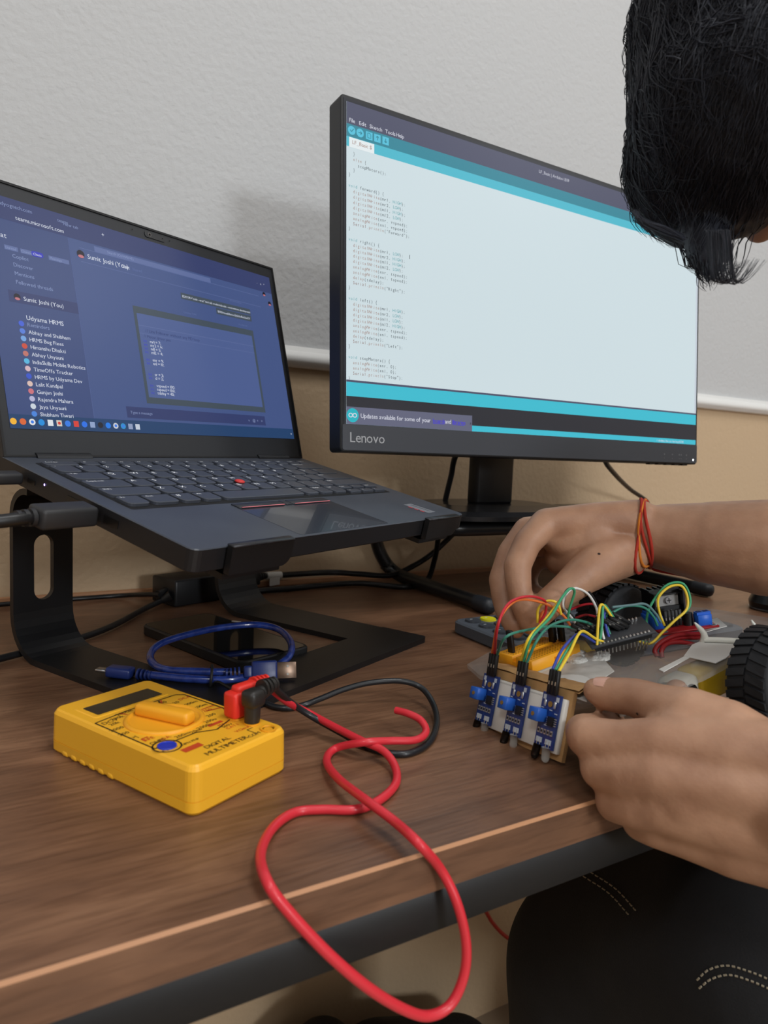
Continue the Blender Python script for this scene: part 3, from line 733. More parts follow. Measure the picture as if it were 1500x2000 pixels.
# ================================================================ smartphone
ax = (PZ(178, 0, 0) - PZ(178, 0, 0))
pa, pb, pc, pd = V((.1294, .6588)), V((.1779, .5270)), V((.2582, .5499)), V((.2162, .7006))
pcx = (pa + pb + pc + pd) / 4; ld = ((pb - pa) + (pc - pd)).normalized()
PYAW = math.atan2(ld.y, ld.x)
ph = thing('smartphone', 'black smartphone lying face up on the desk under the laptop stand', 'phone', frame((pcx.x, pcx.y, 0), rz=PYAW))
mb = MB(); o1 = rrect(.156, .0755, .0095, 6)
mb.prism(rrect(.153, .0725, .008, 6), 0, .0015, 0, top=o1); mb.prism(o1, .0015, .0085, 0, smooth=True); mb.prism(o1, .0085, .0095, 0, top=rrect(.154, .0735, .0088, 6)); mb.build('body', M('phone_case', (18, 18, 20), .5), ph)
MB().prism(rrect(.150, .0695, .0072, 6), .0095, .0097).build('screen', M('phone_glass', (9, 8, 8), .06, spec=.6), ph)
mb = MB(); mb.box((-.030, .037, .0098), (.009, .0022, .0006), R=Matrix.Rotation(R_(30), 3, 'Z')); mb.build('sticker', M('phone_sticker', (205, 196, 184), .6), ph)

# ================================================================ blue usb cable
BLUE = M('blue_jacket', (44, 66, 142), .22, coat=.5, vary=(160, (24, 40, 104))); BLUED = M('blue_boot', (30, 46, 104), .35)
ub = V((.165, .545, .005))
usb = thing('usb_cable', 'short translucent blue usb cable looped on the black laptop stand base', 'usb cable', at(ub))
def ul(px, py, z): return PZ(px, py, z) - ub
zc = .0088
path = [ul(452, 1313, .012), ul(400, 1312, .0115), ul(330, 1309, .010), ul(300, 1297, .010), ul(294, 1278, .012), ul(312, 1258, .016), ul(360, 1241, .020), ul(430, 1226, .022), ul(500, 1220, .022), ul(545, 1230, .020), ul(568, 1255, .017), ul(564, 1282, .013), ul(530, 1306, .009), ul(480, 1322, .0085), ul(430, 1328, .0085), ul(360, 1325, .0085), ul(285, 1317, .0085)]
mb = MB(); mb.tube(spline(path, 8), .0030, 10); mb.build('cord', BLUE, usb)
a, b = ul(470, 1313, .0125), ul(578, 1308, .0125); d = (b - a).normalized(); R3 = d.to_track_quat('X', 'Z').to_matrix()
mb = MB(); L = (b - a).length
R3 = R3 @ Matrix.Rotation(R_(70), 3, 'X')
mb.rbox(a + d * (L * .42), (L * .46, .0155, .0085), .0016, 2, 0, R3); mb.rbox(a + d * (L * .13), (L * .16, .0090, .0075), .0014, 2, 0, R3)
for k in range(4): mb.cyl(a - d * (.002 + k * .0030), a - d * (.0006 + k * .0030), .0042 - .0003 * k, n=12)
bo = mb.build('plug_boot', BLUED, usb); bo['label'] = 'blue usb plug moulding'
mb = MB(); mb.rbox(a + d * (L * .825), (L * .35, .0122, .0046), .0003, 1, 0, R3)
up_ = R3 @ Z_; sd = R3 @ Y_
for s_ in (-1, 1):
    mb.box(a + d * (L * .84) + sd * (.003 * s_) + up_ * .0024, (.0016, .0016, .0003), 1, R3)
me_ = mb.build('plug_shell', [M('tin_plate', (140, 118, 102), .4, metal=.8), M('contact_white', (170, 166, 158), .6)], usb); me_['label'] = 'silver usb plug shell'
a, b = ul(268, 1316, .0088), ul(190, 1307, .0098); d = (b - a).normalized(); R3 = d.to_track_quat('X', 'Z').to_matrix(); L = (b - a).length
mb = MB(); mb.rbox(a + d * (L * .42), (L * .62, .0115, .0078), .0020, 2, 0, R3)
for k in range(4): mb.cyl(a - d * (.002 + k * .0030), a - d * (.0006 + k * .0030), .0043 - .0003 * k, n=12)
mb.build('small_plug_boot', BLUED, usb)
MB().rbox(a + d * (L * .86), (L * .30, .0066, .0020), .0004, 1, 0, R3).build('small_plug_shell', STEEL, usb)
ring = []
cc = ul(412, 1320, .010)
for k in range(15):
    a_ = R_(-60 + 360 * k / 14 * .98); ring.append(cc + V((.0008 * math.sin(a_), 0, 0)) + V((-.28, -.96, 0)) * (.010 * math.cos(a_) + .001) + Z_ * (.0078 * math.sin(a_)))
tail = [ring[-1], ul(425, 1332, .0090), ul(452, 1346, .010)]
mb = MB(); mb.tube(ring + spline(tail, 4)[1:], .0011, 7); ti = mb.build('cable_tie', RUBBER, usb); ti['label'] = 'black wire tie'

# plugs in the laptop's left side
def lapw(x, y, z): return lap_f @ V((x, y, z))
for (y, hw, ln, lab, r) in ((.093, .0085, .036, 'wide black plug in the laptop side nearest the slotted leg', .0042), (.176, .0055, .024, 'small black plug at the rear of the laptop side', .0032)):
    root = lapw(-.0004, y, -.0072)
    f = lap_f.copy(); f.translation = root
    th = thing('laptop_plug', lab, 'plug', f, 'plugs in the laptop side')
    mb = MB(); mb.rbox((-ln / 2 - .0015, 0, 0), (ln, hw * 2, .0125 if hw > .007 else .008), .0022, 2)
    for k in range(3): mb.cyl((-ln - .002 - k * .004, 0, 0), (-ln - .0045 - k * .004, 0, 0), r + .0012 - k * .0004, n=12)
    mb.build('moulding', M('plug_grey', (40, 40, 42), .5), th)
    MB().tube(spline([(-ln, 0, 0), (-ln - .02, 0, -.001), (-ln - .08, .02, -.012), (-ln - .18, .06, -.05), (-ln - .26, .10, -.11)], 6), r, 8).build('cord', CAB, th)

# ================================================================ multimeter
MY = .4439; MLn, MWd, MHt = .1245, .0690, .0255
mf = frame((.0917, .3262, 0), rz=MY) @ at((.0345, .0625, 0))
mm = thing('multimeter', 'yellow handheld multimeter with a dial, lying on the desk', 'multimeter', mf)
YEL = M('meter_yellow', (240, 177, 44), .38, bump=(700, .05, .0003))
YELD = M('dial_yellow', (236, 164, 36), .42)
mb = MB()
ho, hi = MWd / 2, MLn / 2
o0 = rrect(MWd - .003, MLn - .003, .005, 5); o1 = rrect(MWd, MLn, .006, 5); ox = rrect(MWd - .0008, MLn - .0008, .0058, 5); o2 = rrect(MWd - .003, MLn - .003, .005, 5); o3 = rrect(MWd - .005, MLn - .005, .0042, 5)
mb.prism(o0, 0, .0018, 0, top=o1); mb.prism(o1, .0018, .0070, 0, smooth=True)
low = mb
mb.prism(o1, .0076, MHt - .0028, 0, top=rrect(MWd - .0006, MLn - .0006, .006, 5)); mb.prism(rrect(MWd - .0006, MLn - .0006, .006, 5), MHt - .0028, MHt - .0008, 0, top=o2); mb.prism(o2, MHt - .0008, MHt, 0, top=o3)
mb.prism(ox, .0068, .0078, 0)
for k in range(6): mb.rbox((-ho + .0012, .004 + k * .0085, .0020), (.0032, .0060, .0036), .0014, 2)
for k in range(6): mb.rbox((ho - .0012, .004 + k * .0085, .0020), (.0032, .0060, .0036), .0014, 2)
mb.build('case', YEL, mm)
def mt(x, y): return (x - .0345, y - .0625)
zt = MHt + .0001
mb = MB(); x, y = mt(.0330, .1010); mb.prism(rrect(.052, .0215, .002, 3, x, y), zt - .0001, zt + .0003, 0, top=rrect(.0505, .0200, .002, 3, x, y)); fr_ = mb.build('display_frame', YEL, mm)
mb = MB(); mb.prism(rrect(.0450, .0150, .001, 3, x, y - .0005), zt + .0003, zt + .0005); mb.build('display', M('lcd_dark', (52, 46, 34), .25, vary=(40, (34, 30, 24))), fr_)
dcx, dcy = mt(.0310, .0605)
F = at((dcx, dcy, 0))
mb = MB(); mb.lathe([(.0222, zt - .0001), (.0222, zt + .0006), (.0208, zt + .0014), (.0200, zt + .0014), (.0190, zt + .0004)], 36, 0, F); di = mb.build('dial', YELD, mm)
mb = MB(); R3 = Matrix.Rotation(R_(103), 3, 'Z'); mb.rbox((dcx, dcy, zt + .0038), (.0370, .0098, .0074), .0026, 3, 0, R3); mb.build('dial_knob', YELD, di)
PB = M('print_black', (44, 36, 22), .5); PR = M('print_red', (196, 70, 34), .5); PBL = M('socket_blue', (34, 54, 176), .4)
mb = MB()
def line(a, b, w, m):
    a, b = V((*mt(*a), zt + .0001)), V((*mt(*b), zt + .0001)); d = (b - a).normalized(); n_ = V((-d.y, d.x, 0)) * w / 2
    mb.add([a - n_, b - n_, b + n_, a + n_], [(0, 1, 2, 3)], m)
fp = [(.0030, .0330), (.0030, .0845), (.0250, .0870), (.0600, .0870), (.0640, .0830), (.0640, .0480), (.0560, .0330), (.0400, .0275), (.0300, .0330), (.0200, .0330)]
for a, b in zip(fp, fp[1:] + fp[:1]): line(a, b, .0009, 0)
for a, b, m in (((.0470, .0860), (.0430, .0800), 0), ((.0485, .0860), (.0445, .0800), 1), ((.0640, .0560), (.0540, .0560), 1), ((.0640, .0500), (.0540, .0520), 1), ((.0200, .0870), (.0220, .0820), 1), ((.0060, .0480), (.0100, .0480), 1), ((.0060, .0440), (.0060, .0480), 1)): line(a, b, .0010, m)
labs = ['OFF', '1000', '200', '20', '2000m', '200m', '750', '200', '200u', '2000u', '20m', '200m', '10A', 'hFE', '>|', '200', '2000', '20k', '200k', '2000k']
for k, s in enumerate(labs):
    a = R_(90 - 360 * k / len(labs)); r = .0262
    x, y = .0310 + r * math.cos(a), .0605 + r * math.sin(a)
    if y > .0865 or y < .033: continue
    X0 = mt(x, y); wd = len(s) * .0011
    mb.text(s, (X0[0] - wd, X0[1] - .001, zt + .0001), X_, Y_, .0042, 1 if s in ('hFE', '10A', '750') else 0)
for s, p, h, m in (('DCV', (.0050, .0790), .0042, 0), ('ACV', (.0300, .0820), .0036, 1), ('DCA', (.0560, .0770), .0036, 1), ('OHM', (.0050, .0380), .0036, 0), ('MAX', (.0440, .0295), .0030, 1), ('500V', (.0440, .0262), .0030, 0), ('CAT I', (.0440, .0230), .0030, 1), ('VOmA', (.0440, .0160), .0034, 1), ('COM', (.0440, .0058), .0034, 0), ('10A', (.0445, .0300), .0001, 0), ('E B C E', (.0035, .0262), .0026, 0), ('NPN PNP', (.0145, .0250), .0026, 0), ('DIGITAL', (.0200, .0128), .0042, 0), ('MULTIMETER', (.0150, .0064), .0046, 0)):
    X0 = mt(*p); mb.text(s, (X0[0], X0[1], zt + .0001), X_, Y_, h * 1.15, m)
for p, sz, m in (((.0100, .0175), (.0120, .0046), 1), ((.0400, .0330), (.0100, .0026), 1)):
    X0 = mt(*p); mb.quad((X0[0], X0[1], zt + .0001), X_, Y_, sz[0], sz[1], m)
line((.0500, .0080), (.0500, .0145), .0005, 0); line((.0500, .0145), (.0545, .0145), .0005, 0)
n = 18; X0 = mt(.0090, .0310)
vs = [(X0[0] + r * math.cos(2 * math.pi * k / n), X0[1] + r * math.sin(2 * math.pi * k / n), zt + .0001) for r in (.0078, .0069) for k in range(n)]
mb.add(vs, [(k, (k + 1) % n, n + (k + 1) % n, n + k) for k in range(n)], 0)
mb.build('print', [PB, PR], mm)
mb = MB(); mb.lathe([(.0050, zt), (.0050, zt + .0007), (.0044, zt + .0007), (.0042, zt + .0003)], 22, 0, at((X0[0], X0[1], 0))); mb.build('transistor_socket', PBL, mm)
JX = .0585
for jy in (.0065, .0190, .0315):
    X0 = mt(JX, jy); mb = MB()
    n = 18; vs = [(X0[0] + r * math.cos(2 * math.pi * k / n), X0[1] + r * math.sin(2 * math.pi * k / n), z) for r, z in ((.0046, zt), (.0046, zt + .0009), (.0036, zt + .0009), (.0034, zt - .0001), (.0026, zt - .0001), (.0026, zt + .0001), (.0001, zt + .0001)) for k in range(n)]
    mb.add(vs, [(i * n + k, i * n + (k + 1) % n, (i + 1) * n + (k + 1) % n, (i + 1) * n + k) for i in range(6) for k in range(n)], 0, False); mb.build('jack', YELD, mm)

# ================================================================ test leads
def lead(name, jy, label, colr, pathw, plug_dir, rad, tilt, boxy):
    base_ = mf @ V((*mt(JX, jy), MHt + .0013))
    th = thing(name, label, 'test lead', at(base_), 'multimeter test leads')
    mb = MB()
    d = V(plug_dir).normalized(); R3 = d.to_track_quat('X', 'Z').to_matrix()
    if boxy:
        mb.rbox(V((0, 0, .0075)), (.0118, .0105, .0150), .0018, 2, 0, R3)
        mb.rbox(V((0, 0, .0148)) + d * .0100, (.0240, .0078, .0068), .0020, 2, 0, R3)
        e = V((0, 0, .0148)) + d * .022
    else:
        mb.cyl((0, 0, 0), (0, 0, .0105), .0044, .0048, 18); mb.rbox(V((0, 0, .0135)) + d * .0005, (.0118, .0105, .0105), .0028, 2, 0, R3)
        mb.cyl(V((0, 0, .0140)) + d * .004, V((0, 0, .0172)) + d * .017, .0044, .0040, 14)
        e = V((0, 0, .0172)) + d * .017
    for k in range(4): mb.cyl(e - d * (.010 - k * .0030), e - d * (.0085 - k * .0030), .0052 - k * .0003, n=14)
    mb.build('plug', M(name + '_plug', colr[0], .42, bump=(900, .05, .0003)), th)
    pw = [base_ + e - d * .002] + pathw
    sp_ = spline(pw, 8)
    mb = MB(); mb.tube([q - base_ for q in sp_], rad, 10); mb.build('cord', M(name + '_cord', colr[1], .4, coat=.15), th)
    return th
r0 = .0024
zR = r0 + .0002
red = [PZ(560, 1370, .026), PZ(600, 1391, .013), PZ(650, 1418, .010), PZ(705, 1446, .0095), PZ(748, 1466, .0075), PZ(771, 1496, .004), PZ(773, 1530, zR), PZ(742, 1562, zR), PZ(695, 1581, zR), PZ(630, 1581, zR), PZ(575, 1587, zR), PZ(532, 1618, zR + .001), PZ(509, 1668, zR + .003), PZ(522, 1722, zR + .004),
       PY(560, 1776, .2475), PY(640, 1862, .2400), PY(720, 1930, .2360), PY(790, 1972, .2350), PY(838, 1984, .2350), PY(880, 1962, .2350), PY(906, 1905, .2360), PY(910, 1840, .2380), PY(893, 1765, .2420), PY(862, 1700, .2480),
       PZ(818, 1648, zR + .006), PZ(770, 1604, zR + .006), PZ(715, 1563, zR + .0075), PZ(660, 1520, zR + .004), PZ(638, 1486, zR + .001), PZ(655, 1462, zR + .001), PZ(710, 1450, zR + .0085), PZ(760, 1447, zR + .007), PZ(812, 1445, zR + .005), PZ(832, 1429, zR + .006), PZ(822, 1407, zR + .010), PZ(798, 1394, zR + .012), PZ(773, 1387, zR + .012)]
lead('red_test_lead', .0315, 'red test lead plugged into the multimeter, looping over the desk edge', ((222, 50, 40), (206, 44, 56)), red, (.93, .36, .02), .00235, 0, True)
r0 = .0021; zB = r0 + .0002
blk = [PZ(568, 1372, .024), PZ(610, 1400, .012), PZ(660, 1428, .006), PZ(712, 1456, zB), PZ(755, 1470, zB), PZ(800, 1471, zB), PZ(838, 1450, zB), PZ(853, 1412, zB + .001), PZ(846, 1375, zB + .004), PZ(822, 1343, zB + .010), PZ(780, 1330, zB + .014), PZ(720, 1334, zB + .013), PZ(670, 1347, zB + .009), PZ(630, 1363, zB + .004), PZ(596, 1376, zB), PZ(565, 1383, zB), PZ(535, 1380, zB), PZ(512, 1370, zB)]
lead('black_test_lead', .0190, 'black test lead plugged into the multimeter, curled on the desk', ((38, 36, 34), (24, 26, 30)), blk, (.90, .42, .02), .0021, 0, False)

# ================================================================ desktop keyboard behind the robot
KB0 = V((.560, .4985, 0))
kb = thing('keyboard', 'slim grey desktop keyboard with rounded dark keys behind the robot', 'keyboard', frame(KB0, rz=R_(0)))
KG = M('keyboard_grey', (78, 84, 93), .5, bump=(900, .05, .0003)); KK = M('keyboard_key', (58, 63, 71), .5); KYE = M('key_yellow', (214, 206, 20), .5)
KW, KD = .280, .142
mb = MB(); oo = rrect(KW, KD, .012, 6); oi = rrect(KW - .004, KD - .004, .010, 6)
mb.prism(oi, 0, .002, 0, top=oo); mb.prism(oo, .002, .0115, 0, smooth=True); mb.prism(oo, .0115, .0130, 0, top=oi); mb.build('case', KG, kb)
mk = MB(); mk.prism(rrect(.0160, .0160, .0065, 4), 0, .0020, 0, top=rrect(.0148, .0148, .0060, 4)); kproto = None
nx, ny = 14, 6
for j in range(ny):
    for i in range(nx):
        wide = (j == 0 and 4 <= i <= 8)
        if wide and i != 6: continue
        p = V((-KW / 2 + .0165 + i * .0190, -KD / 2 + .0160 + j * .0220, .0130))
        if wide:
            MB().prism(rrect(.092, .0160, .0065, 4), 0, .0020, 0, top=rrect(.0908, .0148, .006, 4)).build('space_key', KK, kb, p); continue
        if kproto is None: kproto = mk.build('key', KK, kb, p); continue
        c_ = kproto.copy(); c_.location = p
        if (i, j) == (1, ny - 1):
            c_.data = kproto.data.copy(); c_.data.materials[0] = KYE; c_['label'] = 'yellow key'
        COL.objects.link(c_); c_.parent = kb
mb = MB()
for j in range(ny):
    for i in range(nx):
        if j == 0 and 4 <= i <= 8: continue
        mb.box((-KW / 2 + .0155 + i * .0190, -KD / 2 + .0180 + j * .0220, .01505), (.0030, .0010, .0001))
mb.build('key_marks', M('key_mark', (205, 208, 212), .5), kb)

# ================================================================ mouse
ms = thing('mouse', 'black computer mouse with a silver base edge beyond the forearm', 'mouse', frame((.900, .508, 0), rz=R_(8)))
mb = MB(); n = 32; rings = []
def mo_(a, b): return [(a * math.copysign(abs(math.cos(2 * math.pi * k / n)) ** .8, math.cos(2 * math.pi * k / n)), b * math.copysign(abs(math.sin(2 * math.pi * k / n)) ** .8, math.sin(2 * math.pi * k / n))) for k in range(n)]
mb.prism(mo_(.052, .030), .0028, .010, 0, smooth=True, top=mo_(.054, .0315)); mb.prism(mo_(.054, .0315), .010, .020, 0, smooth=True, top=mo_(.049, .028)); mb.prism(mo_(.049, .028), .020, .028, 0, smooth=True, top=mo_(.038, .021)); mb.prism(mo_(.038, .021), .028, .032, 0, smooth=True, top=mo_(.020, .010))
mb.build('shell', M('mouse_black', (16, 16, 18), .3), ms)
MB().prism(mo_(.050, .0285), 0, .0028, 0, top=mo_(.0535, .031)).build('base_edge', M('mouse_silver', (170, 172, 176), .3, metal=.6), ms)
mb = MB(); mb.cyl((.028, -.003, .026), (.028, .003, .026), .008, n=18); mb.build('scroll_wheel', RUBBER, ms)

# ================================================================ things below the desk
cable('red_cable', [PY(925, 1740, .835), PY(950, 1782, .835), PY(965, 1806, .835), PY(992, 1832, .835), PY(1030, 1850, .83), PY(1080, 1862, .83)], .0032, 'thin red cable hanging below the desk in front of the wall', mat=M('red_cord_dim', (170, 44, 30), .5))
BAGM = M('bag_fabric', (16, 16, 18), .85, bump=(300, .5, .002))
# ================================================================ robot car (local axes: a front->rear, b near->far, c up)
RA = V((.3251, .3470, .0450))
re1 = V((.9893, .0400, .1400)).normalized(); re2 = V((-.0265, .9949, -.0968)); re2 = (re2 - re1 * re1.dot(re2)).normalized(); re3 = re1.cross(re2)
rf = Matrix(((re1.x, re2.x, re3.x, RA.x), (re1.y, re2.y, re3.y, RA.y), (re1.z, re2.z, re3.z, RA.z), (0, 0, 0, 1)))
ri = rf.inverted()
bot = thing('robot_car', 'small clear-acrylic robot car with jumper wires, held in both hands over the desk', 'robot', rf)
PT = -.0095
def glassy(name, rgb, f, rough=.08):
    m = bpy.data.materials.new(name); m.use_nodes = True; nt = m.node_tree; nt.nodes.clear()
    out = nt.nodes.new('ShaderNodeOutputMaterial'); mx = nt.nodes.new('ShaderNodeMixShader'); tr = nt.nodes.new('ShaderNodeBsdfTransparent'); pr = nt.nodes.new('ShaderNodeBsdfPrincipled')
    tr.inputs[0].default_value = (.93, .93, .93, 1); pr.inputs['Base Color'].default_value = lin(rgb); pr.inputs['Roughness'].default_value = rough
    mx.inputs[0].default_value = f
    nt.links.new(tr.outputs[0], mx.inputs[1]); nt.links.new(pr.outputs[0], mx.inputs[2]); nt.links.new(mx.outputs[0], out.inputs[0])
    MATS[name] = m; return m
ACR = glassy('acrylic', (206, 203, 200), .17, .04)
out = [(-.012, -.055), (.010, -.083), (.060, -.086), (.165, -.080), (.195, -.060), (.200, -.005), (.195, .050), (.150, .062), (.020, .066), (-.012, .056), (-.022, .030), (-.022, -.030)]
mb = MB(); mb.prism(out, PT - .003, PT); mb.build('chassis_plate', ACR, bot)
# white paper tape and glue patches stuck on the plate
TAPE = M('paper_tape', (214, 213, 210), .6); GLUE = M('hot_glue', (205, 203, 198), .35, bump=(300, .8, .002))
def pp(*pts):      # points on the plate
    r = []
    for px, py in pts:
        d = ray(px, py); o_ = RA + re3 * PT; q = ri @ (CAM_O + d * ((o_ - CAM_O).dot(re3) / d.dot(re3))); r.append((q.x, q.y))
    return r
def patch(o, z=PT + .0004, th=.0005, m=TAPE, name='tape_patch'): MB().prism(o, z, z + th).build(name, m, bot)
patch([(.140, -.036), (.160, -.040), (.176, -.022), (.150, -.014)]); patch(pp((1336, 1284), (1352, 1262), (1384, 1248), (1432, 1250), (1446, 1264), (1418, 1288), (1398, 1298)), PT + .0006); patch([(.052, -.064), (.088, -.060), (.090, -.056), (.054, -.059)])
patch(pp((1030, 1322), (1060, 1312), (1090, 1304), (1130, 1288), (1180, 1290), (1200, 1312), (1172, 1330), (1150, 1352), (1146, 1372), (1090, 1352)), PT + .0002, .0004, M('paint_smudge', (214, 212, 208), .5, vary=(60, (178, 175, 170))), 'glue_smear')
n = 20; patch([(.004 + .012 * math.cos(2 * math.pi * k / n), -.030 + .013 * math.sin(2 * math.pi * k / n)) for k in range(n)], PT + .0007, .0006, TAPE, 'tape_disc')
for (a, b, s) in ((.044, .004, .010), (.052, -.010, .009), (.038, -.004, .008)):
    mb = MB(); bm = bmesh.new(); bmesh.ops.create_icosphere(bm, subdivisions=3, radius=1)
    vs = []
    for v in bm.verts:
        q = v.co * (1 + .28 * noise.noise(v.co * 2.2 + V((a * 99, b * 99, 0)))); vs.append((a + q.x * s, b + q.y * s, PT + .001 + q.z * s * .35))
    mb.add(vs, [[v.index for v in f.verts] for f in bm.faces], 0, True); bm.free(); mb.build('glue_blob', GLUE, bot)
# front: bent cardboard, white foam and the three sensors on a slanted panel
dn = V((-.40, 0, -.917)).normalized(); nf = V((-.917, 0, .40)).normalized()
CARD = M('cardboard', (186, 146, 96), .8, vary=(70, (162, 122, 78))); FOAM = M('foam_white', (224, 222, 216), .6)
FM = Matrix(((0, nf.x, -dn.x, -.0165), (-1, nf.y, -dn.y, 0), (0, nf.z, -dn.z, -.0065), (0, 0, 0, 1)))   # local: x towards near side (-b), y outwards, z up the panel
mb = MB(); mb.X = FM
mb.box((.0135, -.0015, -.0190), (.0770, .0032, .0420)); mb.X = None
card = mb
top_ = [(-.041, -.0065), (-.041, .0005)]
vs = []
N = 22
for j in range(N + 1):
    b = .026 - .081 * j / N; jag = .0022 * noise.noise(V((j * .9, 0, 3))) + (.006 * max(0, (j - 18) / 4) * (1 if j % 2 else .4))
    for a, c in ((-.0150, -.0040), (-.0110, -.0028), (-.0040, -.0052), (.0030 + jag, -.0075)):
        vs.append(V((a, b, c + .0012 * noise.noise(V((j * .35, a * 200, 0))))))
fs = [(j * 4 + k, j * 4 + k + 1, (j + 1) * 4 + k + 1, (j + 1) * 4 + k) for j in range(N) for k in range(3)]
card.add(vs, fs, 0, True); card.add([p - V((0, 0, .0018)) for p in vs], [f[::-1] for f in fs], 0, True)
card.build('cardboard_strip', CARD, bot)
for x0, x1 in ((-.012, .0085), (.0165, .0365), (.0445, .0500)):
    mb = MB(); mb.X = FM; mb.rbox(((x0 + x1) / 2, .0018, -.020), (x1 - x0, .0034, .0325), .0004, 1); mb.build('foam_block', FOAM, bot)
PCB = M('pcb_blue', (24, 58, 132), .35, coat=.3, vary=(260, (17, 44, 108))); POT = M('pot_blue', (40, 98, 196), .4); BRS = M('brass', (168, 140, 84), .35, metal=.8); CHIP = M('chip_black', (22, 22, 24), .5); SOL = M('solder', (188, 190, 196), .3, metal=.7); SILK = M('silk_white', (190, 200, 212), .5); CLR = glassy('clear_led', (226, 226, 222), .34, .03); DARKLED = M('dark_led', (10, 9, 10), .12); DUP = M('dupont_black', (20, 20, 21), .5); PIN = M('pin_metal', (206, 206, 204), .25, metal=.9)
def sensor(x, kind):
    W_, H_ = .0150, .0325
    mb = MB(); mb.X = FM @ at((x, .0048, -.0185))
    mb.box((0, 0, 0), (W_, .0016, H_)); pcb = mb.build('line_sensor', PCB, bot)
    def sub(name, mats, f):
        m = MB(); m.X = FM @ at((x, .0056, -.0185)); f(m); m.build(name, mats, pcb)
    sub('trimmer', [POT, BRS], lambda m: (m.rbox((-.0052, .0040, .0022), (.0080, .0080, .0078), .0004, 1), m.cyl((-.0052, .0079, .0022), (-.0052, .0084, .0022), .0013, n=10, mat=1)))
    sub('chip', [CHIP, SOL], lambda m: (m.box((.0034, .0010, .0000), (.0044, .0018, .0054)), [m.box((.0034 + s * .0030, .0004, -.0020 + k * .0013), (.0018, .0006, .0006), 1) for s in (-1, 1) for k in range(4)]))
    def smd(m):
        for k in range(5):
            m.box((-.0052 + k * .0026, .0004, -.0068), (.0017, .0007, .0030), 1); m.box((-.0052 + k * .0026, .0006, -.0068), (.0010, .0007, .0014), 0)
        for sx in (-1, 1):
            m.rbox((sx * .0040, .0006, .0098), (.0020, .0010, .0044), .0004, 1, 1); m.box((sx * .0038, .0004, -.0122), (.0048, .0003, .0030), 2); m.box((sx * .0052, .0002, .0134), (.0022, .0003, .0028), 2)
        m.cyl((0, 0, .0098), (0, .0004, .0098), .0018, n=12, mat=3)
        for sx, sz in ((-.0058, .0068), (.0012, .0064), (.0056, .0050), (-.0010, -.0030)): m.box((sx, .0001, sz), (.0022, .0002, .0006), 2)
    sub('components', [CHIP, SOL, SILK, BRS], smd)
    for sx, mt_, nm in ((-.0038, DARKLED, 'receiver'), (.0036, CLR, 'emitter')):
        m = MB(); m.X = FM @ at((x + sx, .0062, -.0340)) @ Matrix.Rotation(R_(8 if sx < 0 else -6), 4, 'X')
        m.lathe([(.0029, -.0012), (.0029, .0002), (.0025, .0003), (.0025, -.0062), (.0022, -.0074), (.0013, -.0084), (.0003, -.0087)][1:], 14, 0); m.build(nm, mt_, pcb)
        m = MB(); m.X = FM @ at((x + sx, .0060, -.0330))
        for k in (-1, 1): m.cyl((k * .0012, 0, -.001), (k * .0012, 0, .0030), .0003, n=6)
        m.build('led_leg', PIN, pcb)
    tops = []
    for k in range(3):
        m = MB(); m.X = FM @ at((x + (k - 1) * .00262, .0058, -.0030)) @ Matrix.Rotation(R_(-4), 4, 'X')
        m.rbox((0, 0, .0075), (.0025, .0026, .0150), .0002, 1); m.box((0, .00134, .0070), (.0008, .0002, .0022), 1); m.build('connector', [DUP, PIN], pcb)
        tops.append(rf @ (FM @ V((x + (k - 1) * .00262, .0066, .0118))))
    return tops
SX = (-.0160, .0125, .0405)
S_T = [sensor(x, 0) for x in SX]
# breadboard
YB_ = M('breadboard_yellow', (246, 170, 28), .45)
mb = MB()
for b0, b1 in ((0, .0158), (.0192, .035)):
    mb.rbox((.0235, (b0 + b1) / 2, -.0042), (.047, b1 - b0, .0086), .0004, 1)
mb.box((.0235, .0175, -.0062), (.047, .0036, .0045)); mb.box((.0235, .0175, -.0085), (.047, .035, .0012)); mb.box((-.0006, .0085, -.0045), (.0012, .003, .004)); mb.box((.0235, -.0006, -.0045), (.004, .0012, .004))
bb = mb.build('breadboard', YB_, bot)
mb = MB()
for i in range(17):
    for j in range(10):
        b = .0035 + (j % 5) * .0024 + (.0177 if j > 4 else 0)
        mb.box((.0030 + i * .00256, b, .0001), (.0011, .0011, .0001))
mb.build('socket_holes', M('hole_brown', (150, 96, 14), .7), bb)
# white foam pad under the breadboard
mb = MB(); mb.rbox((.0235, .0175, -.0092), (.049, .038, .0022), .0006, 1); mb.build('foam_pad', M('pad_grey', (176, 170, 160), .7), bot)
# header housings standing in the breadboard
for (a, b, l) in ((.0060, .0260, .016), (.0405, .0200, .017), (.0440, .0225, .017), (.0450, .0150, .016)):
    MB().rbox((a, b, l / 2), (.0026, .0052, l), .0002, 1).build('connector', DUP, bot)
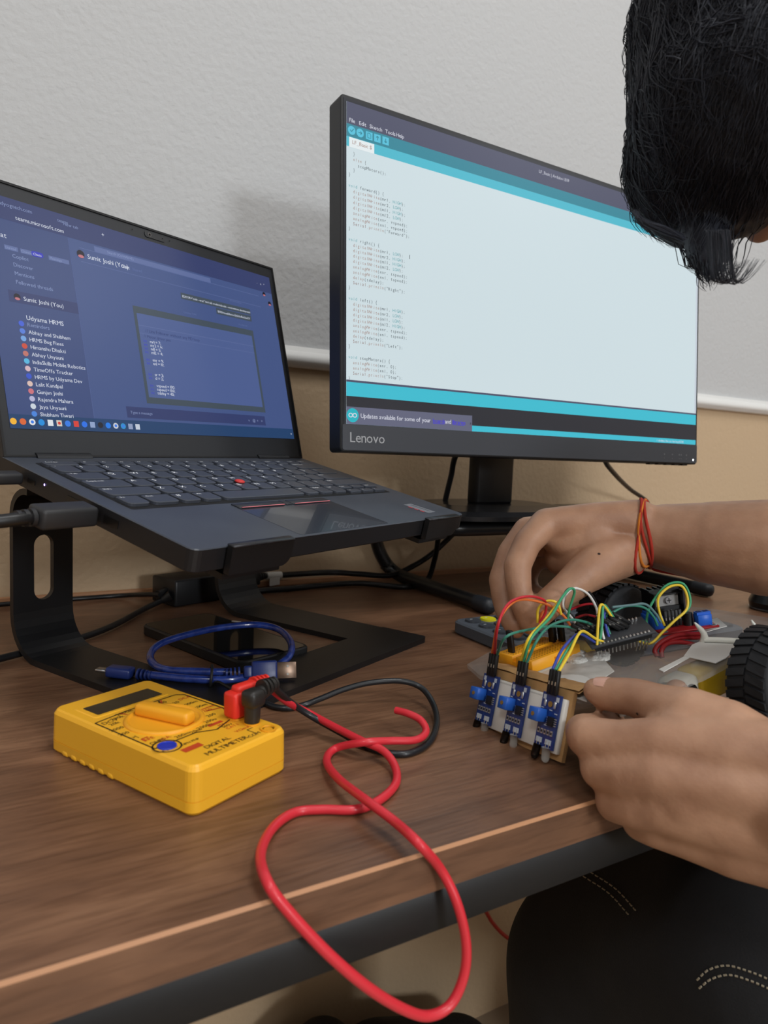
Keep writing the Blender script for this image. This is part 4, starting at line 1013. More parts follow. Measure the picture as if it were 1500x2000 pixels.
# micro-controller board, tilted, with housings on top
mm_f = at((.0600, -.0230, .0085)) @ Matrix.Rotation(R_(-26), 4, 'Z') @ Matrix.Rotation(R_(16), 4, 'X') @ Matrix.Rotation(R_(-6), 4, 'Y')
MCU = M('pcb_black', (58, 60, 64), .45)
mb = MB(); mb.X = mm_f; mb.rbox((0, 0, 0), (.046, .0215, .0018), .0003, 1); mcu = mb.build('controller_board', MCU, bot)
mb = MB(); mb.X = mm_f
for k in range(15):
    for s_ in (-1, 1):
        mb.box((-.0185 + k * .00264, s_ * .0092, -.0030), (.0006, .0006, .0105), 0); mb.box((-.0185 + k * .00264, s_ * .0092, .0012), (.0014, .0014, .0006), 0)
mb.build('pins', PIN, mcu)
mb = MB(); mb.X = mm_f; mb.box((0, -.0092, -.0022), (.0400, .0025, .0024)); mb.box((0, .0092, -.0022), (.0400, .0025, .0024)); mb.rbox((.004, 0, -.0016), (.010, .010, .0016), .0002, 1); mb.build('pin_strip', DUP, mcu)
MB_t = []
for k in range(9):
    mb = MB(); mb.X = mm_f @ at((-.0170 + k * .0030 + (.005 if k > 3 else 0), .0060, .0012)) @ Matrix.Rotation(R_(-52 + 2 * (k % 3)), 4, 'Y') @ Matrix.Rotation(R_(-8), 4, 'X')
    mb.rbox((0, -.0008, .0075), (.0026, .0120 if k in (5, 6, 7) else .0026, .0150), .0002, 1); mb.box((0, -.0022 if k not in (5, 6, 7) else -.0070, .0090), (.0008, .0002, .0020), 1); mb.build('connector', [DUP, PIN], mcu)
for k in range(4):
    mb = MB(); mb.X = mm_f @ at((.0100 + k * .0026, -.0092, -.006)) @ Matrix.Rotation(R_(24), 4, 'X'); mb.box((0, 0, -.003), (.0006, .0006, .012)); mb.build('pin', PIN, mcu)
# motor driver: red board, finned heat sink, blue terminals
mdf = at((.1330, -.0170, PT + .0060)) @ Matrix.Rotation(R_(62), 4, 'Z')
mb = MB(); mb.X = mdf; mb.rbox((0, 0, 0), (.0430, .0430, .0016), .0004, 1)
md = mb.build('motor_driver', M('pcb_red', (150, 30, 34), .4), bot)
mb = MB(); mb.X = mdf
for sx in (-1, 1):
    for sy in (-1, 1):
        n = 16; c = V((sx * .0185, sy * .0185, .0010)); vs = [c + V((r * math.cos(2 * math.pi * k / n), r * math.sin(2 * math.pi * k / n), 0)) for r in (.0026, .0015) for k in range(n)]
        mb.add(vs, [(k, (k + 1) % n, n + (k + 1) % n, n + k) for k in range(n)], 0); mb.add(vs[n:], [tuple(range(n))], 1)
mb.build('screw_hole', [SOL, DUP], md)
HS = M('heatsink_black', (17, 17, 18), .38)
hsf = mdf @ at((.0060, .0050, .0010))
mb = MB(); mb.X = hsf; mb.box((.0010, 0, .0125), (.0030, .0235, .0250)); 
for k in range(6): mb.box((.0080, -.0108 + k * .00432, .0125), (.0125, .0013, .0250))
mb.box((-.0040, -.0112, .0120), (.0090, .0012, .0240)); mb.box((-.0040, .0112, .0120), (.0090, .0012, .0240)); mb.box((-.0018, 0, .0215), (.004, .0225, .0012))
mb.build('heat_sink', HS, md)
mb = MB(); mb.X = hsf; mb.box((-.0016, 0, .0165), (.0016, .0190, .0080), 0); mb.box((-.0030, 0, .0075), (.0042, .0190, .0105), 1)
for k in range(11): mb.box((-.0052, -.0080 + k * .0016, .0030), (.0007, .0006, .0060), 0)
mb.build('driver_chip', [M('tab_grey', (150, 148, 146), .4), CHIP], md)
mb = MB(); mb.X = hsf; mb.cyl((-.0022, -.0015, .0170), (-.0044, -.0015, .0170), .0026, n=16); mb.box((-.0045, -.0015, .0170), (.0003, .0034, .0006), 1); mb.box((-.0045, -.0015, .0170), (.0003, .0006, .0034), 1); mb.build('screw', [STEEL, CHIP], md)
TBL = M('terminal_blue', (34, 98, 206), .4)
def terminal(x, y, rz, n_):
    mb = MB(); mb.X = mdf @ at((x, y, .0008)) @ Matrix.Rotation(rz, 4, 'Z'); L_ = .0052 * n_
    mb.rbox((0, 0, .0040), (L_, .0078, .0080), .0003, 1); mb.box((0, 0, .0088), (L_, .0050, .0020))
    for k in range(n_):
        cx = (k - (n_ - 1) / 2) * .0052; mb.box((cx, 0, .0099), (.0034, .0034, .0002), 1); mb.box((cx, -.0040, .0030), (.0032, .0002, .0040), 1)
    mb.build('terminal_block', [TBL, M('terminal_dark', (16, 46, 116), .6)], md)
terminal(-.0060, .0180, 0, 2); terminal(.0060, .0185, 0, 2); terminal(-.0140, -.0130, R_(90), 2)
mb = MB(); mb.X = mdf
for x, y in ((-.010, -.004), (-.012, -.012)): mb.cyl((x, y, .0008), (x, y, .0100), .0034, n=16)
mb.build('capacitor', CHIP, md)
for k in range(5):
    mb = MB(); mb.X = mdf @ at((-.0110, .0135 - k * .0027, .0020)); mb.rbox((0, 0, .0060), (.0025, .0025, .0120), .0002, 1); mb.box((-.0013, 0, .0060), (.0002, .0008, .002), 1); mb.build('connector', [DUP, PIN], md)
# motors and wheels
MO = M('motor_yellow', (214, 178, 40), .42); MOW = M('motor_white', (196, 192, 180), .4)
for b, s_ in ((-.066, 1), (.030, -1)):
    mb = MB(); mb.rbox((.092, b, PT - .0145), (.038, .019, .0220), .003, 2); mo1 = mb.build('gear_motor', MO, bot)
    mb = MB(); mb.rbox((.0620, b, PT - .0145), (.0230, .0185, .0215), .005, 2); mb.build('motor_clip', MOW, mo1)
    mb = MB(); mb.cyl((.0700, b, PT - .0145), (.0430, b, PT - .0145), .0088, n=20); mb.cyl((.062, b - .0098, PT - .0145), (.062, b + .0098, PT - .0145), .0066, n=20); mb.cyl((.046, b - .0060, PT - .0145), (.046, b + .006, PT - .0145), .009, n=20); mb.build('motor_can', M('can_black', (22, 22, 22), .3), mo1)
TYR = M('tyre_rubber', (32, 34, 38), .62, bump=(500, .2, .0006)); RIM = M('rim_yellow', (226, 196, 40), .4)
def wheel(a, b, c, s_):
    Rr, Wd = .0325, .0262
    F = at((a, b, c)) @ Matrix.Rotation(R_(90), 4, 'X')
    mb = MB(); h = Wd / 2
    mb.lathe([(.0245, -h), (.0290, -h), (.0308, -h + .0014), (.0312, -h + .004), (.0312, h - .004), (.0308, h - .0014), (.0290, h), (.0245, h)], 48, 0, F)
    nk = 30
    for k in range(nk):
        for side in (-1, 1):
            a0 = 2 * math.pi * (k + (.5 if side > 0 else 0)) / nk
            mb2 = []
            for (zz, da) in ((.0008, -.03), (h - .0010, .05)):
                for dz in (0, 1):
                    pass
            z0, z1 = (.0006, h - .0012) if side > 0 else (-h + .0012, -.0006)
            sk = .09 * side
            vs = []
            for z, sh in ((z0, 0 if side > 0 else -sk), (z1, sk if side > 0 else 0)):
                for da in (-.068, .068):
                    for r in (.0310, .0326):
                        t_ = a0 + da + sh; vs.append(F @ V((r * math.cos(t_), r * math.sin(t_), z)))
            mb.add(vs, [(0, 1, 3, 2), (4, 6, 7, 5), (0, 4, 5, 1), (2, 3, 7, 6), (1, 5, 7, 3)], 0)
    ty = mb.build('wheel', TYR, bot)
    mb = MB()
    mb.lathe([(.0243, -h + .0004), (.0246, 0), (.0243, h - .0004), (.0225, h - .0010), (.0215, h - .006), (.0215, -h + .006), (.0225, -h + .0010)], 36, 0, F)
    for k in range(6):
        t_ = math.pi * 2 * k / 6; mb.box(F @ V((.0135 * math.cos(t_), .0135 * math.sin(t_), 0)), (.0170, .0040, .008), 0, (F.to_3x3() @ Matrix.Rotation(t_, 3, 'Z')))
    mb.cyl(F @ V((0, 0, -h * .8)), F @ V((0, 0, h * .8)), .0055, n=18); mb.build('rim', RIM, ty)
    MB().cyl(F @ V((0, 0, -h)), F @ V((0, 0, h)), .0022, n=10).build('axle', WHITEP, ty)
wheel(.105, -.104, -.020, 1); wheel(.118, .0290, -.0060, -1)
# cable tie standing up through the plate
ZT = M('nylon_white', (226, 226, 218), .35)
mb = MB(); mb.tube(spline([(.118, -.048, PT), (.117, -.050, PT + .007), (.112, -.047, PT + .016)], 5), [.0030, .0026, .0026, .0026, .0026, .0024, .0022, .002, .0016, .0012, .0006][:11], 6)
mb.tube(spline([(.117, -.050, PT + .003), (.122, -.060, PT + .003), (.128, -.074, PT + .002), (.130, -.084, PT - .004), (.128, -.085, PT - .024)], 5), .0021, 6); mb.tube(spline([(.128, -.080, PT + .001), (.129, -.082, PT + .010), (.126, -.080, PT + .019)], 5), [.0022] * 6 + [.0018, .0016, .0014, .001, .0006], 6); mb.build('zip_tie', ZT, bot)
# side board seen between thumb and finger
mb = MB(); mb.box((.020, -.0640, PT - .0105), (.050, .0016, .010)); mb.build('lower_bracket', ACR, bot)
for k in range(4): MB().cyl((.004 + k * .012, -.0655, PT - .0105), (.004 + k * .012, -.0690, PT - .0105), .0022, n=10).build('bracket_screw', PIN, bot)
# jumper wires
WC = {k: M('wire_' + k, c, .4) for k, c in dict(orange=(232, 122, 62), red=(196, 40, 52), green=(66, 160, 116), teal=(56, 130, 112), yellow=(238, 206, 60), blue=(56, 74, 168), white=(226, 226, 224), black=(26, 26, 28), grey=(96, 128, 132), darkred=(140, 24, 30), brown=(110, 66, 44)).items()}
def wire(col, pts, r=.00095, start=None, end=None):
    w_ = ([start] if start is not None else []) + [P(*p) for p in pts] + ([end] if end is not None else [])
    MB().tube([ri @ q for q in spline(w_, 6)], r, 7).build('jumper_wire', WC[col], bot)
s1, s2_, s3_ = S_T
wire('orange', [(974, 1214, .452), (1000, 1178, .465), (1030, 1171, .475), (1072, 1182, .485), (1100, 1202, .492), (1114, 1222, .497)], start=s1[0])
wire('red', [(972, 1224, .448), (992, 1180, .460), (1028, 1165, .472), (1062, 1172, .482), (1066, 1194, .487), (1054, 1216, .490)], start=s1[1])
wire('teal', [(988, 1244, .452), (1032, 1230, .468), (1080, 1223, .482), (1124, 1227, .490), (1166, 1240, .494)], start=s1[2])
wire('yellow', [(1032, 1248, .448), (1060, 1216, .460), (1086, 1184, .472), (1094, 1172, .476), (1080, 1190, .486), (1062, 1216, .494)], start=s2_[0])
wire('green', [(1038, 1246, .448), (1076, 1204, .463), (1097, 1168, .474), (1113, 1150, .480), (1122, 1156, .486), (1112, 1190, .492), (1108, 1216, .496)], start=s2_[1])
wire('teal', [(1048, 1252, .448), (1072, 1224, .460), (1108, 1211, .474), (1140, 1214, .484), (1164, 1226, .490), (1180, 1250, .492)], start=s2_[2])
wire('blue', [(1096, 1272, .446), (1116, 1248, .456), (1134, 1238, .466), (1164, 1256, .478), (1180, 1268, .482)], start=s3_[0])
wire('green', [(1104, 1276, .446), (1122, 1250, .456), (1137, 1234, .466), (1160, 1248, .478), (1184, 1262, .482)], start=s3_[1])
wire('yellow', [(1112, 1276, .445), (1128, 1242, .455), (1140, 1233, .464), (1164, 1248, .476), (1186, 1256, .480)], start=s3_[2])
wire('white', [(1128, 1222, .500), (1116, 1206, .498), (1100, 1184, .495), (1106, 1160, .494), (1124, 1149, .496), (1148, 1160, .500), (1164, 1186, .504), (1168, 1210, .506)])
wire('black', [(1132, 1222, .502), (1120, 1206, .500), (1097, 1180, .497), (1104, 1155, .496), (1122, 1146, .498), (1150, 1156, .502), (1166, 1182, .506), (1172, 1208, .508)])
wire('yellow', [(1050, 1216, .492), (1051, 1190, .490), (1068, 1174, .488), (1088, 1178, .488), (1096, 1200, .490)])
wire('orange', [(1068, 1190, .492), (1058, 1198, .492), (1054, 1218, .494)])
wire('red', [(1106, 1194, .51), (1136, 1182, .52), (1158, 1180, .53), (1180, 1190, .54)]); wire('darkred', [(1122, 1208, .505), (1144, 1201, .515), (1166, 1206, .525), (1186, 1218, .53)]); wire('darkred', [(1186, 1216, .505), (1200, 1222, .51), (1206, 1240, .512)])
wire('green', [(1170, 1262, .478), (1176, 1220, .480), (1178, 1184, .483), (1188, 1190, .486), (1208, 1220, .490), (1234, 1244, .494), (1272, 1255, .497), (1298, 1230, .499), (1322, 1208, .500), (1346, 1186, .502), (1346, 1160, .504), (1332, 1139, .505), (1304, 1142, .506), (1280, 1168, .506), (1266, 1194, .506), (1262, 1222, .506)])
wire('yellow', [(1166, 1260, .476), (1168, 1220, .478), (1172, 1184, .481), (1182, 1186, .484), (1204, 1218, .488), (1230, 1243, .492), (1268, 1257, .495), (1294, 1235, .497), (1318, 1212, .498), (1341, 1190, .500), (1342, 1164, .502), (1330, 1144, .503), (1306, 1147, .504), (1286, 1168, .504), (1288, 1196, .504), (1298, 1222, .504)])
wire('grey', [(1196, 1186, .49), (1232, 1182, .495), (1260, 1180, .498), (1280, 1198, .500), (1291, 1216, .502)]); wire('teal', [(1190, 1200, .49), (1222, 1184, .494), (1256, 1186, .498), (1276, 1204, .500), (1284, 1222, .502)])
wire('blue', [(1194, 1258, .482), (1184, 1226, .484), (1180, 1200, .486), (1188, 1192, .490), (1192, 1200, .496)]); wire('white', [(1184, 1262, .480), (1176, 1234, .483), (1176, 1206, .486), (1184, 1194, .490)]); wire('teal', [(1200, 1256, .484), (1188, 1230, .486), (1184, 1206, .488), (1190, 1194, .492)])
wire('yellow', [(1186, 1218, .50), (1196, 1226, .505), (1206, 1238, .508)])
wire('darkred', [(1370, 1238, .510), (1324, 1240, .500), (1292, 1254, .494), (1279, 1270, .490), (1284, 1282, .488)], .0017); wire('darkred', [(1358, 1259, .502), (1326, 1254, .498), (1302, 1258, .494), (1292, 1270, .490), (1293, 1284, .488)], .0017); wire('darkred', [(1366, 1246, .508), (1322, 1247, .500), (1298, 1262, .493), (1288, 1284, .489)], .0015)
# ================================================================ person (leaning in from the right)
SKIN = bpy.data.materials.new('skin'); SKIN.use_nodes = True
nt = SKIN.node_tree; b_ = nt.nodes['Principled BSDF']; b_.inputs['Roughness'].default_value = .52
b_.inputs['Subsurface Weight'].default_value = .12; b_.inputs['Subsurface Radius'].default_value = (.006, .0025, .0015); b_.inputs['Subsurface Scale'].default_value = 1.0
tc = nt.nodes.new('ShaderNodeTexCoord'); n1 = nt.nodes.new('ShaderNodeTexNoise'); n1.inputs['Scale'].default_value = 38; n1.inputs['Detail'].default_value = 4
cr = nt.nodes.new('ShaderNodeValToRGB'); cr.color_ramp.elements[0].position = .3; cr.color_ramp.elements[0].color = lin((154, 113, 88)); cr.color_ramp.elements[1].position = .7; cr.color_ramp.elements[1].color = lin((184, 142, 114))
n2 = nt.nodes.new('ShaderNodeTexVoronoi'); n2.inputs['Scale'].default_value = 520; bp = nt.nodes.new('ShaderNodeBump'); bp.inputs['Strength'].default_value = .12; bp.inputs['Distance'].default_value = .0006
nt.links.new(tc.outputs['Object'], n1.inputs['Vector']); nt.links.new(n1.outputs['Fac'], cr.inputs['Fac']); nt.links.new(cr.outputs['Color'], b_.inputs['Base Color'])
nt.links.new(tc.outputs['Object'], n2.inputs['Vector']); nt.links.new(n2.outputs['Distance'], bp.inputs['Height']); nt.links.new(bp.outputs['Normal'], b_.inputs['Normal'])

def blob(name, chains, voxel, mat, parent, smooth=6, extra=None, factor=.5):
    bm = bmesh.new()
    def sph(c, r, sc_=None):
        ret = bmesh.ops.create_icosphere(bm, subdivisions=3, radius=1.0)
        for v in ret['verts']:
            q = v.co * r if sc_ is None else sc_ @ v.co
            v.co = V(c) + q
    for ch in chains:
        for i, (p, r) in enumerate(ch):
            sph(p, r)
            if i:
                p0, r0_ = ch[i - 1]; p0, p1 = V(p0), V(p); n = 20
                d = p1 - p0
                if d.length < 1e-6: continue
                q = d.to_track_quat('Z', 'Y'); a, b = q @ X_, q @ Y_
                A = [bm.verts.new(p0 + a * (r0_ * math.cos(2 * math.pi * k / n)) + b * (r0_ * math.sin(2 * math.pi * k / n))) for k in range(n)]
                B = [bm.verts.new(p1 + a * (r * math.cos(2 * math.pi * k / n)) + b * (r * math.sin(2 * math.pi * k / n))) for k in range(n)]
                for k in range(n): bm.faces.new((A[k], A[(k + 1) % n], B[(k + 1) % n], B[k]))
                bm.faces.new(A[::-1]); bm.faces.new(B)
    for c, m3 in (extra or []): sph(c, 1, m3)
    me = bpy.data.meshes.new(name); bm.to_mesh(me); bm.free()
    o = bpy.data.objects.new(name, me); COL.objects.link(o)
    md_ = o.modifiers.new('r', 'REMESH'); md_.mode = 'VOXEL'; md_.voxel_size = voxel; md_.use_smooth_shade = True
    sm = o.modifiers.new('s', 'SMOOTH'); sm.iterations = smooth; sm.factor = factor
    bpy.context.view_layer.update()
    dg = bpy.context.evaluated_depsgraph_get()
    m2 = bpy.data.meshes.new_from_object(o.evaluated_get(dg)); m2.name = name
    o.modifiers.clear(); o.data = m2; bpy.data.meshes.remove(me)
    m2.materials.clear(); m2.materials.append(mat)
    m2.polygons.foreach_set('use_smooth', [True] * len(m2.polygons))
    o.parent = parent
    return o
PR = V((.80, -.05, FZ))
person = thing('person', 'person in dark trousers leaning in from the right, hands working on the robot', 'person', at(PR))
def pc(l): return [(V(p) - PR, r) for p, r in l]
def P_r(px, py, t_, r): return (P(px, py, t_), r)
def q3(px, py, t_, r): return (P(px, py, t_), r)
CH = []
# --- right hand, pinching a wire above the breadboard
WR = P(1240, 1042, .545)
elbR = P(1780, 1085, .50); shR = V((.84, .13, .29)); shL = V((.66, -.11, .27))
CH.append([(shR, .055), (P(1900, 900, .55), .050), (P(1850, 1090, .49), .042), q3(1500, 1070, .503, .0350), q3(1400, 1060, .520, .0310), q3(1300, 1045, .537, .0240), (WR, .0205)])
CH.append([(P(1850, 1090, .49), .042), q3(1500, 1080, .52, .0320), q3(1380, 1070, .535, .0270), q3(1260, 1060, .553, .0180)])
R_MCP = [q3(1066, 1022, .540, .0118), q3(1030, 1036, .560, .0112), q3(1028, 1062, .578, .0108), q3(1044, 1088, .592, .0100)]
for i, m_ in enumerate(R_MCP):
    wo = WR + (CU * (.010 - .006 * i) + CF * (-.006 + .008 * i))
    CH.append([(wo, .0165), (wo.lerp(m_[0], .5), .0150), m_])
CH.append([R_MCP[0], q3(1030, 1060, .530, .0106), q3(1010, 1106, .520, .0103), q3(1014, 1150, .513, .0092), q3(1020, 1178, .511, .0088), q3(1030, 1208, .511, .0078), q3(1034, 1222, .512, .0066)])
CH.append([R_MCP[1], q3(998, 1080, .552, .0106), q3(980, 1132, .545, .0102), q3(984, 1170, .536, .0092), q3(990, 1196, .530, .0086), q3(1002, 1222, .525, .0074), q3(1008, 1232, .523, .0062)])
CH.append([R_MCP[2], q3(1004, 1110, .580, .0102), q3(1000, 1144, .575, .0096), q3(1020, 1170, .562, .0086), q3(1046, 1176, .552, .0074)])
CH.append([R_MCP[3], q3(1028, 1126, .592, .0090), q3(1034, 1154, .585, .0084), q3(1060, 1168, .572, .0074), q3(1080, 1164, .565, .0064)])
CH.append([q3(1220, 1078, .540, .0190), q3(1178, 1098, .524, .0172), q3(1138, 1124, .512, .0142), q3(1104, 1152, .507, .0118), q3(1076, 1176, .505, .0112), q3(1052, 1202, .506, .0094), q3(1038, 1220, .508, .0072)])
CH.append([q3(1160, 1060, .540, .0195), q3(1110, 1060, .545, .0155), q3(1070, 1040, .548, .0120)])
CH.append([q3(1150, 1100, .535, .0160), q3(1100, 1090, .555, .0150)])
# --- left hand, gripping the plate: thumb on top, fingers curled below
WL = P(1560, 1588, .330)
elbL = V((.56, -.05, .02))
CH.append([(shL, .055), (V((.66, -.09, .10)), .050), (elbL, .043), (elbL.lerp(WL, .45), .040), (elbL.lerp(WL, .8), .0305), (WL, .0245)])
L_MCP = [q3(1292, 1452, .362, .0135), q3(1284, 1516, .356, .0135), q3(1296, 1578, .356, .0130), q3(1330, 1626, .360, .0120)]
offs = [(-.022, .006), (-.006, 0), (.010, .002), (.022, .008)]
for i, m_ in enumerate(L_MCP):
    wo = WL - CU * offs[i][0] + CF * offs[i][1]
    CH.append([(wo, .0190), (wo.lerp(m_[0], .5), .0170), m_])
CH.append([L_MCP[0], q3(1210, 1450, .374, .0118), q3(1146, 1440, .386, .0112), q3(1140, 1430, .400, .0105), q3(1160, 1424, .414, .0092), q3(1196, 1412, .426, .0080)])
CH.append([L_MCP[1], q3(1222, 1514, .366, .0116), q3(1174, 1502, .378, .0112), q3(1168, 1484, .394, .0104), q3(1196, 1462, .412, .0092), q3(1230, 1440, .424, .0082)])
CH.append([L_MCP[2], q3(1244, 1576, .364, .0112), q3(1202, 1566, .376, .0108), q3(1204, 1540, .394, .0100), q3(1236, 1480, .415, .0090), q3(1290, 1400, .430, .0082), q3(1322, 1348, .436, .0072)])
CH.append([L_MCP[3], q3(1282, 1618, .366, .0100), q3(1250, 1606, .376, .0096), q3(1256, 1580, .384, .0090), q3(1296, 1524, .392, .0080), q3(1320, 1492, .396, .0072)])
CH.append([q3(1500, 1500, .345, .0215), q3(1420, 1440, .360, .0195), q3(1350, 1402, .372, .0160), q3(1290, 1380, .388, .0124), q3(1240, 1362, .402, .0110), q3(1205, 1358, .409, .0104), q3(1178, 1354, .414, .0094), q3(1164, 1349, .416, .0078)])
CH.append([q3(1420, 1500, .355, .0200), q3(1330, 1440, .366, .0160), q3(1290, 1440, .372, .0120)])
CH.append([q3(1440, 1590, .345, .0190), q3(1340, 1560, .352, .0165)])
# --- head, bowed: crown to the left, face down
HC = P(1700, 130, .40)
hc = (-CR * .93 + CU * .22 + CF * .22).normalized(); hf = (-CU * .95 - CR * .22); hf = (hf - hc * hf.dot(hc)).normalized(); hl = hc.cross(hf)
def HP(a, b, c): return HC + hc * a + hf * b + hl * c          # up the head, out of the face, to the side
def axes(x, y, z): return Matrix(((hc.x * x, hf.x * y, hl.x * z), (hc.y * x, hf.y * y, hl.y * z), (hc.z * x, hf.z * y, hl.z * z)))
neck = V((.66, .08, .36))
EX = [(HP(.020, -.004, 0) - PR, axes(.098, .096, .076)), (HP(-.050, .030, 0) - PR, axes(.062, .060, .056)), (HP(-.085, .045, 0) - PR, axes(.032, .032, .034))]
CH.append([(HP(-.045, -.022, 0), .056), (HP(-.11, -.030, 0), .054), (neck, .060), (shL.lerp(shR, .5), .085)])
CH.append([(shL, .062), (shL.lerp(shR, .5), .085), (shR, .062)])
CH.append([(shL.lerp(shR, .5), .085), (V((.90, -.10, -.02)), .115), (V((.96, -.20, -.26)), .125)])
CH.append([(HP(.028, .084, 0), .009), (HP(.005, .100, 0), .012), (HP(-.012, .103, 0), .0135)])                  # nose
CH.append([(HP(-.038, .088, -.016), .0072), (HP(-.040, .094, 0), .0085), (HP(-.038, .088, .016), .0072)])     # upper lip
CH.append([(HP(-.049, .086, -.014), .0072), (HP(-.051, .092, 0), .009), (HP(-.049, .086, .014), .0072)])
for s_ in (-1, 1):
    CH.append([(HP(.026, .082, .014 * s_), .009), (HP(.030, .080, .040 * s_), .0095)])                          # brow
    CH.append([(HP(.020, -.006, .076 * s_), .010), (HP(-.002, -.006, .080 * s_), .011), (HP(-.024, 0, .074 * s_), .008)])  # ear
CHL = [pc(c) for c in CH]
body = blob('body', CHL, .0019, SKIN, person, 7, EX)
# eyes and nails
for s_ in (-1, 1):
    mb = MB(); mb.X = at(-PR); F = Matrix.Translation(HP(.008, .0705, .031 * s_)); mb.lathe([(.0005 + .012 * math.sin(math.pi * k / 8), -.012 * math.cos(math.pi * k / 8)) for k in range(9)], 16, 0, F); mb.disc(HP(.006, .0828, .031 * s_), hc, hl, .0050, 1, 16); mb.build('eye', [M('eye_white', (206, 200, 192), .25), M('iris', (34, 22, 16), .2)], person)
NAIL = M('nail', (204, 158, 140), .28)
def nail(c, d, nrm, l, w_):
    c, d, nrm = V(c), V(d).normalized(), V(nrm); nrm = (nrm - d * nrm.dot(d)).normalized(); s_ = d.cross(nrm)
    mb = MB(); vs = []; N_ = 6
    for i in range(N_ + 1):
        u = i / N_ * 2 - 1
        for j in range(N_ + 1):
            v_ = j / N_ * 2 - 1; k = (1 - .18 * abs(u) ** 3)
            vs.append(c - PR + d * (l * u * (1 - .12 * v_ * v_)) + s_ * (w_ * v_ * k) + nrm * (-.30 * w_ * v_ * v_ - .10 * l * max(0, u) ** 2))
    mb.add(vs, [(i * (N_ + 1) + j, i * (N_ + 1) + j + 1, (i + 1) * (N_ + 1) + j + 1, (i + 1) * (N_ + 1) + j) for i in range(N_) for j in range(N_)], 0, True)
    mb.build('nail', NAIL, person)
tip, ipj = P(1164, 1349, .416), P(1240, 1362, .402)
nail(tip.lerp(ipj, .20) + CU * .0082 - CF * .0030, tip - ipj, CU * .9 - CF * .40, .0068, .0054)
tip, ipj = P(1038, 1220, .508), P(1076, 1176, .505)
nail(tip.lerp(ipj, .22) - CF * .0070 + CR * .003, tip - ipj, -CF * .8 + CR * .4, .0062, .0050)
# --- thread bracelet
from mathutils.bvhtree import BVHTree
bvh = BVHTree.FromPolygons([v.co for v in body.data.vertices], [tuple(p.vertices) for p in body.data.polygons])
for px, py, rr_ in ((1170, 1082, .0011), (1245, 1394, .0008)):
    h_ = bvh.ray_cast(CAM_O - PR, ray(px, py).normalized())
    if h_[0] is not None:
        u_ = h_[1].orthogonal().normalized(); mb = MB(); mb.disc(h_[0] + h_[1] * .0002, u_, h_[1].cross(u_), rr_, 0, 10); mb.build('mole', M('mole_brown', (52, 34, 28), .6), person)
BR = (M('thread_red', (168, 44, 28), .8, bump=(900, .5, .0006)), M('thread_orange', (206, 120, 36), .8, bump=(900, .5, .0006)))
br_c = P(1262, 1043, .5420) - PR; axb = (P(1400, 1060, .520) - WR).normalized()
u1 = (CU - axb * CU.dot(axb)).normalized(); u2 = axb.cross(u1)
lowp = None
for k in range(4):
    mb = MB(); ring = []
    for j in range(44):
        a = 2 * math.pi * j / 44; d_ = u1 * math.cos(a) + u2 * math.sin(a)
        c_ = br_c + axb * ((k - 1.5) * .0020 + .0022 * math.sin(a * 2 + k * 1.3) - .004 * math.cos(a))
        h_ = bvh.ray_cast(c_ + d_ * .06, -d_, .06)[0]
        ring.append((h_ if h_ is not None else c_ + d_ * .03) + d_ * .0009)
        if k == 1 and j == 26: lowp = ring[-1]
    mb.tube(ring + ring[:1], .0012, 6, 0, False); mb.build('bracelet_thread', BR[k % 2 if k != 3 else 0], person)
mb = MB(); mb.tube(spline([lowp, lowp + CR * .006 - CU * .003, lowp + CR * .022 - CU * .006, lowp + CR * .034 - CU * .008], 5), .0013, 6); mb.build('bracelet_tail', BR[0], person)

# --- hair: a thick cap plus loose strands
HAIR = M('hair', (36, 39, 49), .55, spec=.35, bump=(160, .35, .002)); HAIR2 = M('hair_strand', (38, 41, 51), .5, spec=.4)
caps = [(HP(.030, -.016, 0) - PR, axes(.106, .100, .088)), (HP(-.010, -.030, 0) - PR, axes(.094, .088, .086)), (HP(.062, .036, 0) - PR, axes(.062, .064, .080)), (HP(.074, .050, -.016) - PR, axes(.046, .055, .060)), (HP(.055, -.050, 0) - PR, axes(.072, .066, .076))]
hair = blob('hair', [pc([q3(1374, 440, .418, .0150), q3(1380, 478, .410, .0125), q3(1387, 508, .403, .0080), q3(1391, 532, .400, .0038)])], .003, HAIR, person, 4, caps)
for v in hair.data.vertices:      # locks
    q = v.co + PR - HC; dirn = q.normalized()
    w1 = V((q.dot(hl) * 26, q.dot(hf) * 9, q.dot(hc) * 15)); l_ = noise.noise(w1 + V((0, noise.noise(w1 * .6) * 2, 0))) + .55 * noise.noise(w1 * 2.7) + .3 * noise.noise(w1 * 6)
    v.co += dirn * l_ * .0040
rnd = random.Random(5)
mb = MB()
def strand(pts, r, jit=.0008):
    pts = spline([V(q) + V((rnd.gauss(0, jit), rnd.gauss(0, jit), rnd.gauss(0, jit))) for q in pts], 2); m_ = len(pts)
    mb.tube([q - PR for q in pts], [r * (1 - .75 * (k / (m_ - 1)) ** 1.5) for k in range(m_)], 3, 0, False)
hb = BVHTree.FromPolygons([v.co for v in hair.data.vertices], [tuple(p.vertices) for p in hair.data.polygons])
def on_cap(q, off):
    h_ = hb.find_nearest(V(q) - PR); return h_[0] + h_[1] * off + PR
